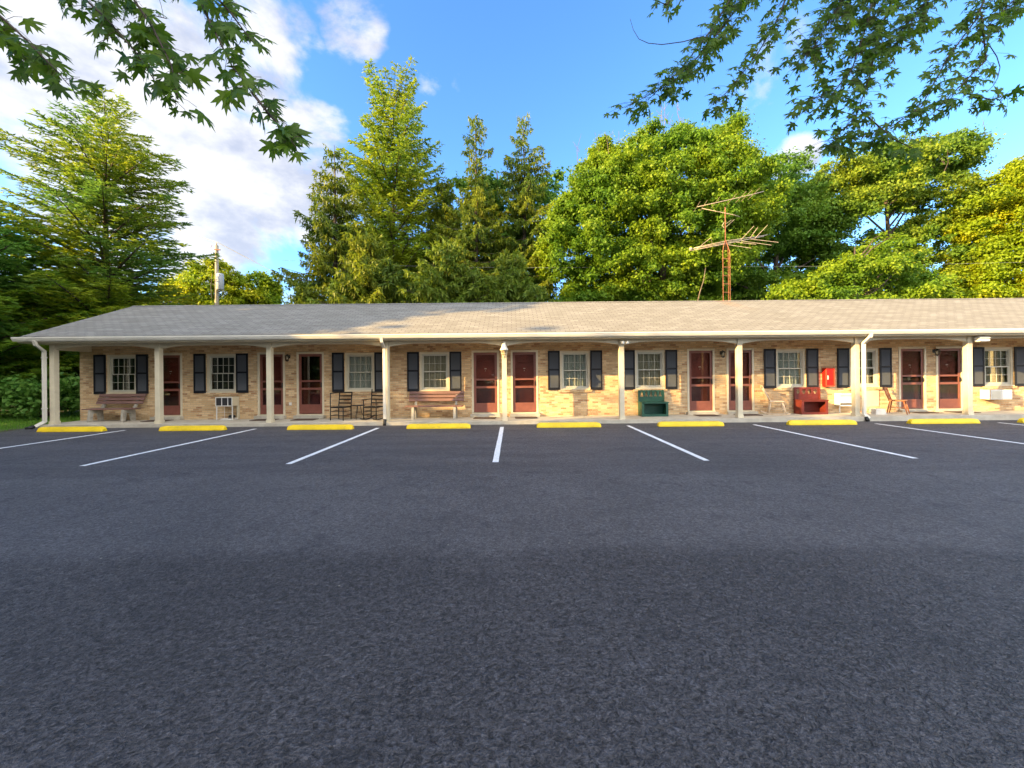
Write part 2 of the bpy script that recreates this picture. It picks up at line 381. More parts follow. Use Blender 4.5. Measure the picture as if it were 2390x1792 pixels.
M['curtain_dark'] = mat('curtain_dark', (0.055, 0.06, 0.045), 0.9, var=0.2, vscale=4, stretch=(6, 1, .4))
M['black'] = mat('black_paint', (0.012, 0.010, 0.009), 0.4)
M['blackm'] = mat('black_metal', (0.02, 0.018, 0.017), 0.45)
M['concrete'] = mat('porch_concrete', (0.47, 0.43, 0.345), 0.85, var=0.14, vscale=3.0, bump=0.3, bscale=60, color2=(0.38, 0.34, 0.27))
M['conc_leg'] = mat('bench_concrete', (0.36, 0.33, 0.27), 0.9, var=0.2, vscale=9, bump=0.4)
M['slat'] = mat('bench_slat_paint', (0.20, 0.105, 0.085), 0.6, var=0.18, vscale=5, stretch=(.6, 6, 6))
M['yellow'] = mat('yellow_paint', (0.80, 0.56, 0.015), 0.5, var=0.10, vscale=3.5, bump=0.25, bscale=50)
M['line'] = mat('line_paint', (0.74, 0.74, 0.73), 0.6, var=0.12, vscale=14, bump=0.3, bscale=120)
M['green'] = mat('green_paint', (0.018, 0.075, 0.050), 0.45, var=0.12)
M['redb'] = mat('red_bench_paint', (0.13, 0.020, 0.014), 0.45, var=0.12)
M['fire'] = mat('fire_red', (0.55, 0.012, 0.006), 0.3, coat=0.3)
M['wood'] = mat('brown_chair_wood', (0.36, 0.13, 0.05), 0.4, var=0.2, vscale=7)
M['palewood'] = mat('pale_weathered_wood', (0.62, 0.48, 0.33), 0.6, var=0.15, vscale=9)
M['rust'] = mat('rusty_steel', (0.30, 0.115, 0.055), 0.8, var=0.25, vscale=12, color2=(0.19, 0.07, 0.035))
M['rod'] = mat('weathered_aluminium', (0.36, 0.29, 0.22), 0.6, var=0.2)
M['pole'] = mat('pole_wood', (0.36, 0.31, 0.23), 0.85, var=0.2, vscale=4, stretch=(4, 4, .5))
M['tank'] = mat('transformer_grey', (0.42, 0.45, 0.50), 0.45)
M['wire'] = mat('wire', (0.22, 0.22, 0.20), 0.6)
M['mat'] = mat('doormat', (0.075, 0.045, 0.03), 0.95, bump=0.6, bscale=150)
M['bark'] = mat('bark', (0.075, 0.055, 0.042), 0.95, var=0.3, vscale=6, bump=0.8, bscale=14, stretch=(1, 1, .25))
M['bark_pale'] = mat('bark_pale', (0.15, 0.115, 0.085), 0.95, var=0.3, vscale=6, bump=0.8, bscale=14, stretch=(1, 1, .25))
M['soil'] = mat('ground_soil', (0.06, 0.12, 0.025), 0.95, var=0.3, vscale=1.5, bump=0.6, bscale=20, color2=(0.065, 0.050, 0.028))
M['lawn'] = m_leaf('lawn_blades', (0.08, 0.22, 0.018), (0.15, 0.30, 0.03), 0.3)
M['bulb'] = mat('white_lamp_glass', (0.85, 0.84, 0.80), 0.25)
M['acdark'] = mat('ac_grille_dark', (0.03, 0.028, 0.030), 0.5)
M['lamp_glass'] = m_glass('lantern_glass', (0.85, 0.80, 0.65), 0.05)
M['rubber'] = mat('black_plastic', (0.015, 0.015, 0.015), 0.5)

def worn(m, under, lo=.60, hi=.72, scale=9.0, amt=.8):
    t = m.node_tree; b = t.nodes['Principled BSDF']; src = b.inputs['Base Color'].links[0].from_socket
    tcn = N(t, 'ShaderNodeTexCoord'); oi = N(t, 'ShaderNodeObjectInfo'); va = N(t, 'ShaderNodeVectorMath', operation='ADD')
    L(t, tcn.outputs['Object'], va.inputs[0]); L(t, oi.outputs['Location'], va.inputs[1])
    nn = N(t, 'ShaderNodeTexNoise', i_Scale=scale, i_Detail=8.0, i_Roughness=0.72); L(t, va.outputs[0], nn.inputs['Vector'])
    L(t, mixc(t, smooth(t, nn.outputs[0], lo, hi, 0, amt), src, under), b.inputs['Base Color'])
worn(M['yellow'], (0.42, 0.30, 0.06), .56, .70, 7.0, .7)
worn(M['line'], (0.16, 0.16, 0.17), .58, .68, 16.0, .75)
worn(M['trim'], (0.36, 0.30, 0.20), .58, .78, 3.0, .45)
worn(M['gutter'], (0.34, 0.31, 0.25), .58, .78, 3.0, .45)
# ------------------------------------------------------------------ the setting: ground, parking lot, walkway
def slab_z(x): return 0.10 + max(0.0, x - 2.0) * 0.0045
g = MB(); g.add([(-900, -900, -0.02), (900, -900, -0.02), (900, 1500, -0.02), (-900, 1500, -0.02)], [(0, 1, 2, 3)])
tag(g.build('ground', M['soil']), kind='structure')
g = MB()
outline = [(-15.25, 12.4), (-15.25, 12.05), (-14.95, 11.4), (-14.9, 11.0), (-15.6, 9.5), (-17.5, 7), (-20, 3), (-24, -2), (-24, -16), (30, -16), (30, 12.4)]
g.add([(x, y, 0.0) for x, y in outline], [tuple(range(len(outline)))])
lot = tag(g.build('parking_lot', M['asphalt']), kind='structure')
for x in (-11.52, -7.67, -4.0, -0.31, 3.45, 7.2, 10.82, 14.45, 18.1):
    g = MB(); y0, y1, w = 6.87 + random.uniform(-.04, .04), 11.5 + random.uniform(-.04, .04), 0.054
    ys = [y0 + (y1 - y0) * k / 24 for k in range(25)]
    lo = [(x - w + random.uniform(-.003, .003), y, 0.004) for y in ys]; hi = [(x + w + random.uniform(-.003, .003), y, 0.004) for y in ys]
    g.add(lo + hi, [(k, 25 + k, 26 + k, k + 1) for k in range(24)])
    g.build('parking_line', M['line'], lot)
g = MB()
xs = [-14.9 + i * 0.55 for i in range(73)]
for a, b in zip(xs[:-1], xs[1:]):
    za, zb = slab_z(a), slab_z(b)
    wa, wb = 12.05 + 0.008*math.sin(a*3.1), 12.05 + 0.008*math.sin(b*3.1)
    g.add([(a, wa, za), (b, wb, zb), (b, 13.5, zb), (a, 13.5, za)], [(0, 1, 2, 3)])
    g.add([(a, wa, -0.02), (b, wb, -0.02), (b, wb, zb), (a, wa, za)], [(0, 1, 2, 3)])
g.add([(-14.9, 12.05, -0.02), (-14.9, 13.5, -0.02), (-14.9, 13.5, 0.1), (-14.9, 12.05, 0.1)], [(3, 2, 1, 0)])
tag(g.build('walkway', M['concrete']), kind='structure')

# ------------------------------------------------------------------ the motel
WY = 13.33          # front face of the brick wall
X0, X1 = -14.94, 24.0
EAVE_Y, EAVE_Z, RIDGE_Y, RIDGE_Z = 11.90, 2.84, 15.6, 4.46
motel = empty('motel_building', (0, 0, 0), label='long one storey buff brick motel with grey shingle gable roof and arched porch', cat='motel')
WINS = [(-13.50, 'curtain_dark'), (-10.05, 'curtain_dark'), (-5.27, 'curtain_grey'), (-2.68, 'curtain'), (2.18, 'curtain_grey'), (4.77, 'curtain'), (9.64, 'curtain_grey'), (12.17, 'curtain'), (16.83, 'curtain'), (20.0, 'curtain')]
DOORS = [-11.87, -8.32, -6.97, -0.92, 0.43, 6.53, 7.89, 13.84, 15.13]
WW, WZ0, WZ1 = 1.045, 1.03, 2.355
DW, DZ0, DZ1 = 0.95, 0.25, 2.40           # masonry opening of a door (casing included)
ops = [(x - WW/2, x + WW/2, WZ0, WZ1) for x, _ in WINS] + [(x - DW/2, x + DW/2, DZ0, DZ1) for x in DOORS]
xs = sorted({X0, X1} | {round(v, 4) for o in ops for v in o[:2]})
zs = sorted({0.0, 2.75} | {v for o in ops for v in o[2:]})
def solid(i, j):
    cx, cz = (xs[i] + xs[i+1]) / 2, (zs[j] + zs[j+1]) / 2
    return not any(a < cx < b and c < cz < d for a, b, c, d in ops)
w = MB(); grid_panel(w, xs, zs, solid, WY, 0.22)
w.box(X0, X0 + 0.2, WY + 0.222, 17.9, 0, 2.75)
w.box(X1 - 0.2, X1, WY + 0.222, 17.9, 0, 2.75)
w.box(X0 + .201, X1 - .201, 17.7, 17.9, 0, 2.75)
w.prism([(X0 + .0, 0), (X0 + .18, 0), (X0 + .18, .1), (X0, .1)], 0, 0.001, Matrix.Translation((0, 13.6, 2.752)))
w.build('wall', M['brick'], motel)
def slope_z(y): return EAVE_Z + (min(y, 2*RIDGE_Y - y) - EAVE_Y) * (RIDGE_Z - EAVE_Z) / (RIDGE_Y - EAVE_Y)
r = MB()
RX0, RX1 = -15.28, 24.4
yb = 2 * RIDGE_Y - EAVE_Y
prof = [(EAVE_Y, EAVE_Z), (RIDGE_Y, RIDGE_Z), (yb, EAVE_Z), (yb, EAVE_Z - .035), (RIDGE_Y, RIDGE_Z - .04), (EAVE_Y, EAVE_Z - .035)]
n = 6
vs = [(RX0, y, z) for y, z in prof] + [(RX1, y, z) for y, z in prof]
r.add(vs, [(0, 1, 4, 5), (1, 2, 3, 4), (11, 10, 7, 6), (10, 9, 8, 7)] + [(i, i+6, (i+1) % 6 + 6, (i+1) % 6) for i in range(6)])
roof = r.build('roof', M['shingle'], motel)
de = MB(); de.box(RX0 - .002, RX1, EAVE_Y - .012, EAVE_Y + .02, EAVE_Z + .0045, EAVE_Z + .018); de.box(RX0 - .002, RX1, EAVE_Y - .014, EAVE_Y - .0125, EAVE_Z - .004, EAVE_Z + .018); de.build('drip_edge', M['blackm'], roof)
rc = MB(); rc.add([(RX0-.01, RIDGE_Y-.13, RIDGE_Z-.045), (RX1, RIDGE_Y-.13, RIDGE_Z-.045), (RX1, RIDGE_Y, RIDGE_Z+.014), (RX0-.01, RIDGE_Y, RIDGE_Z+.014), (RX1, RIDGE_Y+.13, RIDGE_Z-.045), (RX0-.01, RIDGE_Y+.13, RIDGE_Z-.045)], [(0, 1, 2, 3), (3, 2, 4, 5)])
rc.build('ridge_cap', M['shingle'], roof)
# gable wall infill and rake board at the left end
gb = MB()
gb.add([(X0 + .004, 13.4, 2.752), (X0 + .004, 17.8, 2.752), (X0 + .004, RIDGE_Y, RIDGE_Z - .09)], [(0, 1, 2)])
gb.build('gable', M['trim'], motel); gb = MB()
gb.add([(X1 - .004, 13.4, 2.752), (X1 - .004, 17.8, 2.752), (X1 - .004, RIDGE_Y, RIDGE_Z - .09)], [(0, 1, 2)])
gb.build('gable', M['trim'], motel)
for sgn in (0, 1):
    gb = MB()
    ya, yz = (EAVE_Y, RIDGE_Y) if sgn == 0 else (yb, RIDGE_Y)
    gb.add([(RX0 + .012, ya, EAVE_Z - .036), (RX0 + .012, yz, RIDGE_Z - .042), (RX0 + .012, yz, RIDGE_Z - .20), (RX0 + .012, ya, EAVE_Z - .16),
            (RX0 + .035, ya, EAVE_Z - .036), (RX0 + .035, yz, RIDGE_Z - .042), (RX0 + .035, yz, RIDGE_Z - .20), (RX0 + .035, ya, EAVE_Z - .16)],
           [(0, 1, 2, 3), (7, 6, 5, 4), (3, 2, 6, 7), (0, 3, 7, 4)])
    gb.build('rake_board', M['trim'], motel)
# soffit / porch ceiling, fascia, arched beam
s = MB(); s.box(RX0 + .04, RX1, EAVE_Y + .03, WY - .004, 2.655, 2.672); s.box(RX0 + .04, RX1, EAVE_Y + .004, EAVE_Y + .028, 2.66, 2.80)
s.build('porch_ceiling', M['trim'], motel)
gt = MB()
gp = [(0, 0), (-.075, 0), (-.095, .035), (-.105, .06), (-.105, .075), (-.120, .085), (-.120, .13), (-.112, .13), (-.112, .092), (-.02, .092), (-.02, .13), (0, .13)]
GY, GZ = EAVE_Y + .003, 2.705
def sweep_x(mb, prof, x0, x1, y, z):
    n = len(prof); mb.add([(x0, y + a, z + b) for a, b in prof] + [(x1, y + a, z + b) for a, b in prof], [(i, i + n, (i+1) % n + n, (i+1) % n) for i in range(n)] + [tuple(range(n)), tuple(range(n, 2*n))[::-1]])
sweep_x(gt, gp, RX0 - .03, RX1, GY, GZ)
gt.build('gutter', M['gutter'], motel)
PY = 12.27
POSTS = [-14.56, -11.23, -7.70, -3.98, -0.24, 3.48, 7.22, 10.93, 14.50, 18.2, 21.9]
bm_ = MB()
def arch(x, a, b):
    t = (x - a) / (b - a); u = min(t, 1 - t) * (b - a)
    e = min(1.0, u / 1.15)
    return 2.455 + 0.125 * (1 - (1 - e) ** 2.0)
for a, b in zip(POSTS[:-1], POSTS[1:]):
    a2, b2 = a + .085, b - .085
    K = 28; pts = [a2 + (b2 - a2) * k / K for k in range(K + 1)]
    y0, y1 = PY - .045, PY + .045
    vs = [(x, y0, arch(x, a, b)) for x in pts] + [(x, y0, 2.654) for x in pts] + [(x, y1, arch(x, a, b)) for x in pts] + [(x, y1, 2.654) for x in pts]
    n = K + 1
    fs = [(k, k+1, n+k+1, n+k) for k in range(K)] + [(2*n+k+1, 2*n+k, 3*n+k, 3*n+k+1) for k in range(K)] + [(k+1, k, 2*n+k, 2*n+k+1) for k in range(K)]
    fs += [(0, n, 3*n, 2*n), (K, 2*n+K, 3*n+K, n+K)]
    bm_.add(vs, fs)
bm_.build('arched_beam', M['trim'], motel)
eb = MB(); eb.box(POSTS[0] - .05, POSTS[0] + .045, PY + .08, WY - .004, 2.46, 2.654); eb.build('end_beam', M['trim'], motel)
for i, x in enumerate(POSTS):
    p = MB(); z = slab_z(x)
    p.box(-.075, .075, -.075, .075, 0, 2.653 - z, bev=.006)
    p.box(-.088, .088, -.088, .088, 0.001, .10)
    p.build('post', M['trim'], motel, (x, PY, z))

def downspout(pts, boot=None):
    d = MB()
    for a, b in zip(pts[:-1], pts[1:]):
        a, b = Vector(a), Vector(b); e = (b - a).normalized() * .012
        d.bar(a - e, b + e, .085, .065, up=(0, 1, 0.2))
    return d
d = downspout([(-14.64, 11.82, 2.72), (-14.64, 11.86, 2.60), (-14.70, 12.12, 2.42), (-14.70, 12.12, .20), (-14.82, 12.0, .08)])
for z in (2.2, .6): d.box(-14.755, -14.645, 12.075, 12.165, z, z + .03)
d.build('downspout', M['spout'], motel)
d = downspout([(-4.0, 11.84, 2.72), (-4.0, 11.86, 2.60), (-4.01, 12.12, 2.42), (-4.01, 12.12, .16)]); ds = d.build('downspout', M['spout'], motel)
b_ = MB(); b_.tube([(-4.0, 12.1, .19), (-4.0, 12.08, .10), (-3.98, 12.0, .02)], .052, 10); b_.build('boot', M['rubber'], ds)
d = downspout([(11.03, 11.84, 2.72), (11.03, 11.86, 2.62), (11.04, 12.10, 2.44), (11.04, 12.10, .22), (11.12, 12.02, .10)]); ds = d.build('downspout', M['spout'], motel)
b_ = MB(); b_.tube([(-14.84, 11.98, .07), (-14.98, 11.86, .01)], .05, 10); b_.build('drain_elbow', M['rubber'], motel)
b_ = MB(); b_.tube([(11.06, 12.06, .12), (11.05, 11.98, .02)], .055, 10); b_.build('boot', M['rubber'], ds)

# --- windows (one prototype, copied)
def make_window(cm, first=False):
    wn = bpy.data.objects.new('window', None); col.objects.link(wn); wn.parent = motel
    f = MB()      # beige casing in the reveal
    h = WZ1 - WZ0; hw = WW / 2
    for (x0, x1, z0, z1) in ((-hw + .002, -hw + .075, 0.002, h - .002), (hw - .075, hw - .002, 0.002, h - .002), (-hw + .076, hw - .076, h - .06, h - .002), (-hw + .076, hw - .076, .002, .035)):
        f.box(x0, x1, .028, .12, z0, z1)
    f.build('casing', M['trim'], wn)
    f = MB(); a = hw - .078
    z0, z1 = .038, h - .063
    for bx in ((-a, -a + .03, z0, z1), (a - .03, a, z0, z1), (-a + .031, a - .031, z1 - .03, z1), (-a + .031, a - .031, z0, z0 + .035)):
        f.box(bx[0], bx[1], .05, .115, bx[2], bx[3])
    ai = a - .032; mid = (z0 + z1) / 2
    def sash(y, za, zb):
        for bx in ((-ai, -ai + .028, za, zb), (ai - .028, ai, za, zb), (-ai + .029, ai - .029, zb - .03, zb), (-ai + .029, ai - .029, za, za + .034)):
            f.box(bx[0], bx[1], y, y + .025, bx[2], bx[3])
        iw = 2 * (ai - .029)
        for k in (1, 2, 3):
            x = -ai + .029 + iw * k / 4; f.box(x - .006, x + .006, y + .006, y + .018, za + .035, zb - .031)
        zc = (za + zb) / 2; f.box(-ai + .03, ai - .03, y + .0065, y + .0175, zc - .006, zc + .006)
    sash(.085, mid - .015, z1 - .032)
    sash(.058, z0 + .037, mid + .015)
    f.build('sash', M['vinyl'], wn)
    g1 = MB(); g1.box(-ai + .02, ai - .02, .099, .101, mid, z1 - .05); g1.box(-ai + .02, ai - .02, .071, .073, z0 + .05, mid)
    g1.build('pane', M['glass'], wn)
    c = MB(); K = 90
    top = []; 
    for k in range(K + 1):
        x = -ai + 2 * ai * k / K; y = .165 + .012 * math.sin(k * .95) + .006 * math.sin(k * 2.3 + 1)
        top.append((x, y))
    vs = [(x, y, z0) for x, y in top] + [(x, y, z1) for x, y in top]
    c.add(vs, [(k, k+1, K+2+k, K+1+k) for k in range(K)], True)
    c.build('curtain', M[cm], wn)
    sl = MB()
    for k in range(13):
        x = -hw - .06 + (2*hw + .12) * k / 13; sl.box(x + .003, x + (2*hw + .12)/13 - .003, -.045, .027, -.105, -.022)
    sl.box(-hw - .058, hw + .058, -.036, .025, -.10, -.026)
    sl.build('brick_sill', M['brick'], wn)
    sb = MB(); sb.box(-hw + .003, hw - .003, -.02, .0275, -.018, .016); sb.build('sill_board', M['trim'], wn)
    return wn
protos = {}
for x, cm in WINS:
    if cm not in protos:
        protos[cm] = make_window(cm); o = protos[cm]
    else: o = copy_tree(protos[cm], motel)
    o.location = (x, WY, WZ0)
    if x == -10.05: pass
# --- shutters
def make_shutter():
    s = MB(); w_, h = .41, 1.36
    for bx in ((0, .05, 0, h), (w_ - .05, w_, 0, h), (.0501, w_ - .0501, h - .06, h), (.0501, w_ - .0501, 0, .09), (.0501, w_ - .0501, h*.5, h*.5 + .055)):
        s.box(bx[0], bx[1], -.032, 0, bx[2], bx[3])
    o = s.build('shutter', M['shutter'], motel)
    lv = MB()
    for za, zb in ((.09, h*.5), (h*.5 + .055, h - .06)):
        n = 19; st = (zb - za) / n
        for k in range(n):
            z = za + k * st
            lv.add([(.051, -.026, z + .002), (w_ - .051, -.026, z + .002), (w_ - .051, -.009, z + st*1.02), (.051, -.009, z + st*1.02), (.051, -.020, z), (w_ - .051, -.020, z)], [(0, 1, 2, 3), (0, 4, 5, 1)])
        lv.add([(.051, -.006, za), (w_ - .051, -.006, za), (w_ - .051, -.006, zb), (.051, -.006, zb)], [(0, 1, 2, 3)])
    lv.build('louver_panel', M['louver'], o)
    return o
sh = make_shutter(); first = True
for x, _ in WINS:
    for xx in (x - WW/2 - .41 - .004, x + WW/2 + .004):
        o = sh if first else copy_tree(sh, motel)
        first = False
        o.location = (xx, WY - .003, WZ0 - .025)

# --- doors
def make_door():
    dr = bpy.data.objects.new('door', None); col.objects.link(dr); dr.parent = motel
    H = DZ1 - DZ0; hw = DW / 2
    c = MB()
    for bx in ((-hw + .002, -hw + .068, .002, H - .002), (hw - .068, hw - .002, .002, H - .002), (-hw + .069, hw - .069, H - .07, H - .002)):
        c.box(bx[0], bx[1], -.012, .14, bx[2], bx[3])
    c.build('casing', M['trim'], dr)
    a = hw - .071; h = H - .073
    s = MB()
    def bx(x0, x1, z0, z1, y0=.02, y1=.05): s.box(x0, x1, y0, y1, z0, z1)
    bx(-a, -a + .082, .01, h); bx(a - .082, a, .01, h)
    bx(-a + .0825, a - .0825, h - .085, h)
    z3 = h - .905; bx(-a + .0825, a - .0825, z3 - .06, z3)
    z4 = h - 1.165; bx(-a + .0825, a - .0825, z4 - .075, z4)
    z5 = h - 1.745; bx(-a + .0825, a - .0825, z5 - .065, z5)
    bx(-a + .0825, a - .0825, .01, z5 - .0655, .026, .044)
    bx(-a + .0825, a - .0825, .01, .075, .0195, .0255)
    s.build('storm_frame', M['screen'], dr)
    for za, zb, pm in ((z3, h - .085, 'mesh'), (z4, z3 - .06, 'screen_mesh'), (z5, z4 - .075, 'screen_mesh')):
        g1 = MB(); g1.box(-a + .083, a - .083, .034, .037, za, zb); g1.build('pane' if pm == 'mesh' else 'insect_screen', M[pm], dr)
    i = MB(); i.box(-a + .005, a - .005, .10, .135, .02, h - .005)
    for sx in (-1, 1):          # raised panels of the inner door
        for za, zb in ((.16, .80), (.98, 1.66)):
            x0, x1 = (sx * .05, sx * (a - .10)); x0, x1 = min(x0, x1), max(x0, x1)
            i.box(x0, x1, .090, .0995, za, zb); i.box(x0 + .04, x1 - .04, .082, .0895, za + .04, zb - .04)
    i.tube([(-.26, .086, 1.80), (-.18, .086, 1.86), (-.08, .086, 1.80), (0, .086, 1.88), (.08, .086, 1.80), (.18, .086, 1.86), (.26, .086, 1.80)], .010, 6)
    i.tube([(-.26, .086, 1.74), (0, .086, 1.70), (.26, .086, 1.74)], .008, 6)
    i.build('inner_door', M['door'], dr)
    k = MB(); k.box(-.035, .035, .078, .0895, 1.50, 1.53); k.build('number_plate', M['number'], dr)
    k = MB(); k.lathe([(0, -.01), (.016, -.008), (.018, 0), (.010, .008), (0, .01)], (0.0, .072, 1.44), 10)
    k.build('knocker', M['number'], dr)
    hd = MB(); hd.tube([(a - .035, .018, 1.06), (a - .035, -.02, 1.06), (a - .035, -.025, .94), (a - .035, .018, .94)], .008, 6); hd.box(a - .052, a - .018, .006, .0195, .92, 1.09)
    hd.build('handle', M['blackm'], dr)
    t = MB(); t.box(-hw - .0, hw + .0, -.05, .16, -.035, .0); t.build('sill', M['trim'], dr)
    t = MB(); t.box(-hw - .04, hw + .04, -.16, -.002, -.14, -.036); t.build('step', M['concrete'], dr)
    return dr
dproto = make_door()
for i, x in enumerate(DOORS):
    o = dproto if i == 0 else copy_tree(dproto, motel)
    o.location = (x, WY, DZ0)
    for ch in [c for c in bpy.data.objects if c.parent == o]:      # doors differ: tint of panes, ajar inner doors
        if i in (2,) and ch.name.startswith('pane'): ch.data = ch.data.copy(); ch.data.materials[0] = M['clear']
        if i in (7,) and ch.name.startswith('inner_door'): ch.rotation_euler = (0, 0, R(-7)); ch.location = (0, .03, 0)

mt = MB(); mt.box(-.37, .37, -.22, .22, 0, .018, bev=.006)
mproto = None
mlab = {-11.87: 'dark doormat half hidden behind the second post from the left', -8.32: 'brown doormat behind the third post from the left', -6.97: 'dark doormat before the door left of the black chairs',
        -0.92: 'brown doormat before the red door just left of the lantern post', 0.43: 'brown doormat before the red door just right of the lantern post', 6.53: 'brown doormat before the door right of the green bench',
        7.89: 'brown doormat between the post and the pale rocking chair', 13.84: 'brown doormat behind the brown wooden chair', 15.13: 'dark doormat before the rightmost red door'}
for x in DOORS:
    if mproto is None: mproto = o = mt.build('doormat', M['mat'])
    else: o = mproto.copy(); col.objects.link(o)
    o.location = (x + random.uniform(-.05, .05), 12.93, slab_z(x) + .001); o.rotation_euler = (0, 0, random.uniform(-.05, .05))
    tag(o, mlab[x], 'doormat', 'doormats along the porch')

# beige panel under the eighth window, outlet box
p = MB(); p.box(12.12, 12.66, WY - .02, WY - .002, .34, .90, bev=.004); p.build('sleeve_cover', M['trim'], motel)
p = MB(); p.box(-7.70, -7.62, WY - .03, WY - .002, .56, .66); p.box(-7.685, -7.635, WY - .036, WY - .0305, .575, .645)
tag(p.build('wall_outlet', M['white']), 'small white outlet box low on the brick between two red doors', 'outlet')

# ------------------------------------------------------------------ lamps
def sconce(x, label):
    e = empty('wall_lamp', (x, WY - .002, 2.20), 0, label, 'wall lamp', 'black wall lamps between the doors')
    b = MB(); b.box(-.05, .05, -.015, -.001, -.02, .10, bev=.004); b.tube([(0, -.01, .07), (0, -.06, .12), (0, -.12, .11)], .010, 8)
    b.lathe([(.0, .12), (.02, .11), (.075, .06), (.078, .05), (.06, .048)], (0, -.12, 0), 12)
    b.lathe([(.055, -.10), (.058, -.085), (.03, -.12), (0, -.135)], (0, -.12, 0), 12)
    for k in range(6):
        a = k * math.pi / 3; b.tube([(.055*math.cos(a), -.12 + .055*math.sin(a), -.09), (.068*math.cos(a), -.12 + .068*math.sin(a), .055)], .005, 4)
    b.build('lamp_body', M['blackm'], e)
    g1 = MB(); g1.lathe([(.045, -.085), (.06, .048)], (0, -.12, 0), 12); g1.build('lamp_glass', M['lamp_glass'], e)
    g2 = MB(); g2.lathe([(0, -.06), (.018, -.05), (.026, -.02), (.018, .02), (.012, .045)], (0, -.12, 0), 10); g2.build('bulb', M['bulb'], e)
sconce(-7.70, 'black wall lantern right of the third post from the left')
sconce(7.24, 'black wall lantern between the two doors left of the pale rocking chair')
sconce(14.58, 'black wall lantern between the two rightmost doors')
e = empty('lantern', (-0.24, PY - .08, 2.10), 0, 'white carriage lantern with tapered hood on the middle porch post', 'lantern')
b = MB(); b.lathe([(0, .50), (.03, .50), (.045, .47), (.055, .45), (.085, .33), (.11, .27), (.135, .245), (.135, .225), (0.09, .222)], (0, -.10, 0), 14); b.build('hood', M['white'], e)
b = MB()
for k in range(8):
    a = k * math.pi / 4
    b.tube([(.10*math.cos(a), -.10 + .10*math.sin(a), .22), (.085*math.cos(a), -.10 + .085*math.sin(a), .12), (.055*math.cos(a), -.10 + .055*math.sin(a), .03)], .008, 5)
for z, rr in ((.215, .105), (.12, .088), (.035, .06)):
    b.tube([(rr*math.cos(k*math.pi/8), -.10 + rr*math.sin(k*math.pi/8), z) for k in range(17)], .008, 5)
b.lathe([(.055, .03), (.03, .0), (.012, -.05), (0, -.06)], (0, -.10, 0), 10); b.tube([(0, .0, .02), (0, -.06, -.03), (0, -.10, .0)], .012, 6)
b.build('cage', M['trim'], e)
b = MB(); b.lathe([(.09, .215), (.078, .12), (.048, .035)], (0, -.10, 0), 14); b.build('lamp_glass', M['lamp_glass'], e)
e = empty('flood_light', (3.54, PY - .08, 2.50), 0, 'twin white flood bulbs on a bracket above the fifth post', 'flood light')
b = MB(); b.lathe([(0, 0), (.05, .0), (.05, .015), (0, .02)], (0, -.02, .02), 12); b.tube([(-.05, -.08, .04), (0, -.03, .05), (.06, -.08, .03)], .016, 6); b.build('bracket', M['trim'], e)
for sx in (-.068, .068):
    b = MB(); prof = [(0, -.05), (.035, -.045), (.052, -.02), (.054, .0), (.045, .03), (.022, .06), (.016, .075)]
    b.lathe(prof, (0, 0, 0), 14)
    o = b.build('bulb', M['bulb'], e, (sx, -.13, .03)); o.rotation_euler = (R(-70), R(10 if sx > 0 else -10), 0)
e = empty('security_light', (14.72, PY - .13, 2.46), 0, 'white rounded dusk light jutting from the top of the rightmost visible post', 'security light')
b = MB(); b.box(-.17, .19, -.16, .03, .075, .155, bev=.03); b.build('housing', M['white'], e)
b = MB(); b.box(-.165, .185, -.155, .025, .0, .0745, bev=.03); b.build('lens', M['bulb'], e)

# ------------------------------------------------------------------ air conditioners, cabinet
def ac(x0, x1, z0, z1, depth, label, legs=None, style=0):
    e = empty('air_conditioner', ((x0+x1)/2, WY, z0), 0, label, 'air conditioner')
    w_, h = x1 - x0, z1 - z0; a = w_ / 2
    b = MB(); b.box(-a, a, -depth, -.002, 0, h, bev=.01); b.build('housing', M['white' if style else 'trim'], e)
    b = MB()
    if style == 0:
        b.box(-a + .025, a - .03, -depth - .006, -depth - .0005, .03, h - .03); b.build('grille', M['acdark'], e)
        b = MB()
        for bx in ((-a, a, 0, .022), (-a, a, h - .022, h), (-a, -a + .022, .0225, h - .0225), (a - .022, a, .0225, h - .0225), (-a + w_*.36, -a + w_*.36 + .02, .0225, h - .0225), (-a + w_*.72, -a + w_*.72 + .02, .0225, h - .0225)):
            b.box(bx[0], bx[1], -depth - .02, -depth - .0065, bx[2], bx[3])
        b.build('face_frame', M['white'], e)
    elif style == 1:
        for k in range(9): b.box(-a + .03, -.03, -depth - .008, -depth - .0005, .04 + k*.028, .055 + k*.028)
        b.build('louvers', M['trim'], e)
        b = MB(); b.box(.0, a - .03, -depth - .006, -depth - .0005, .03, h - .03); b.build('coil_cover', M['tank'], e)
    else:
        b.box(-a + .03, a - .03, -depth - .005, -depth - .0005, .05, .10); b.box(-a + .03, a - .05, -depth - .005, -depth - .0005, h - .095, h - .08)
        b.build('slot', M['acdark'], e)
        b = MB(); b.box(-a + .015, a - .015, -depth - .012, -depth - .0006, .001, .045); b.box(-a + .03, a - .03, -depth - .010, -depth - .0006, .115, h - .11); b.build('front_panel', M['white'], e)
    if legs:
        for lx in (-a + .02, a - .02):
            b = MB(); b.box(lx - .012, lx + .012, -depth + .005, -depth + .03, -(z0 - slab_z(x0)), -.001); b.build('leg', M['white'], e)
    return e
e = ac(-10.0, -9.43, .57, .88, .33, 'boxy window air conditioner with dark grille on thin white legs by the second window', True, 0)
b = MB(); b.box(.26, .30, -.10, -.004, -.45, -.001); b.build('rear_support', M['trim'], e)
b = MB()
for z in (-.2, -.4): b.tube([(-.26, -.315, z), (.26, -.315, z)], .005, 5)
b.tube([(0.0, -.315, -.46), (0, -.315, 0)], .005, 5); b.tube([(.265, -.31, -.4), (.265, -.02, -.4)], .005, 5)
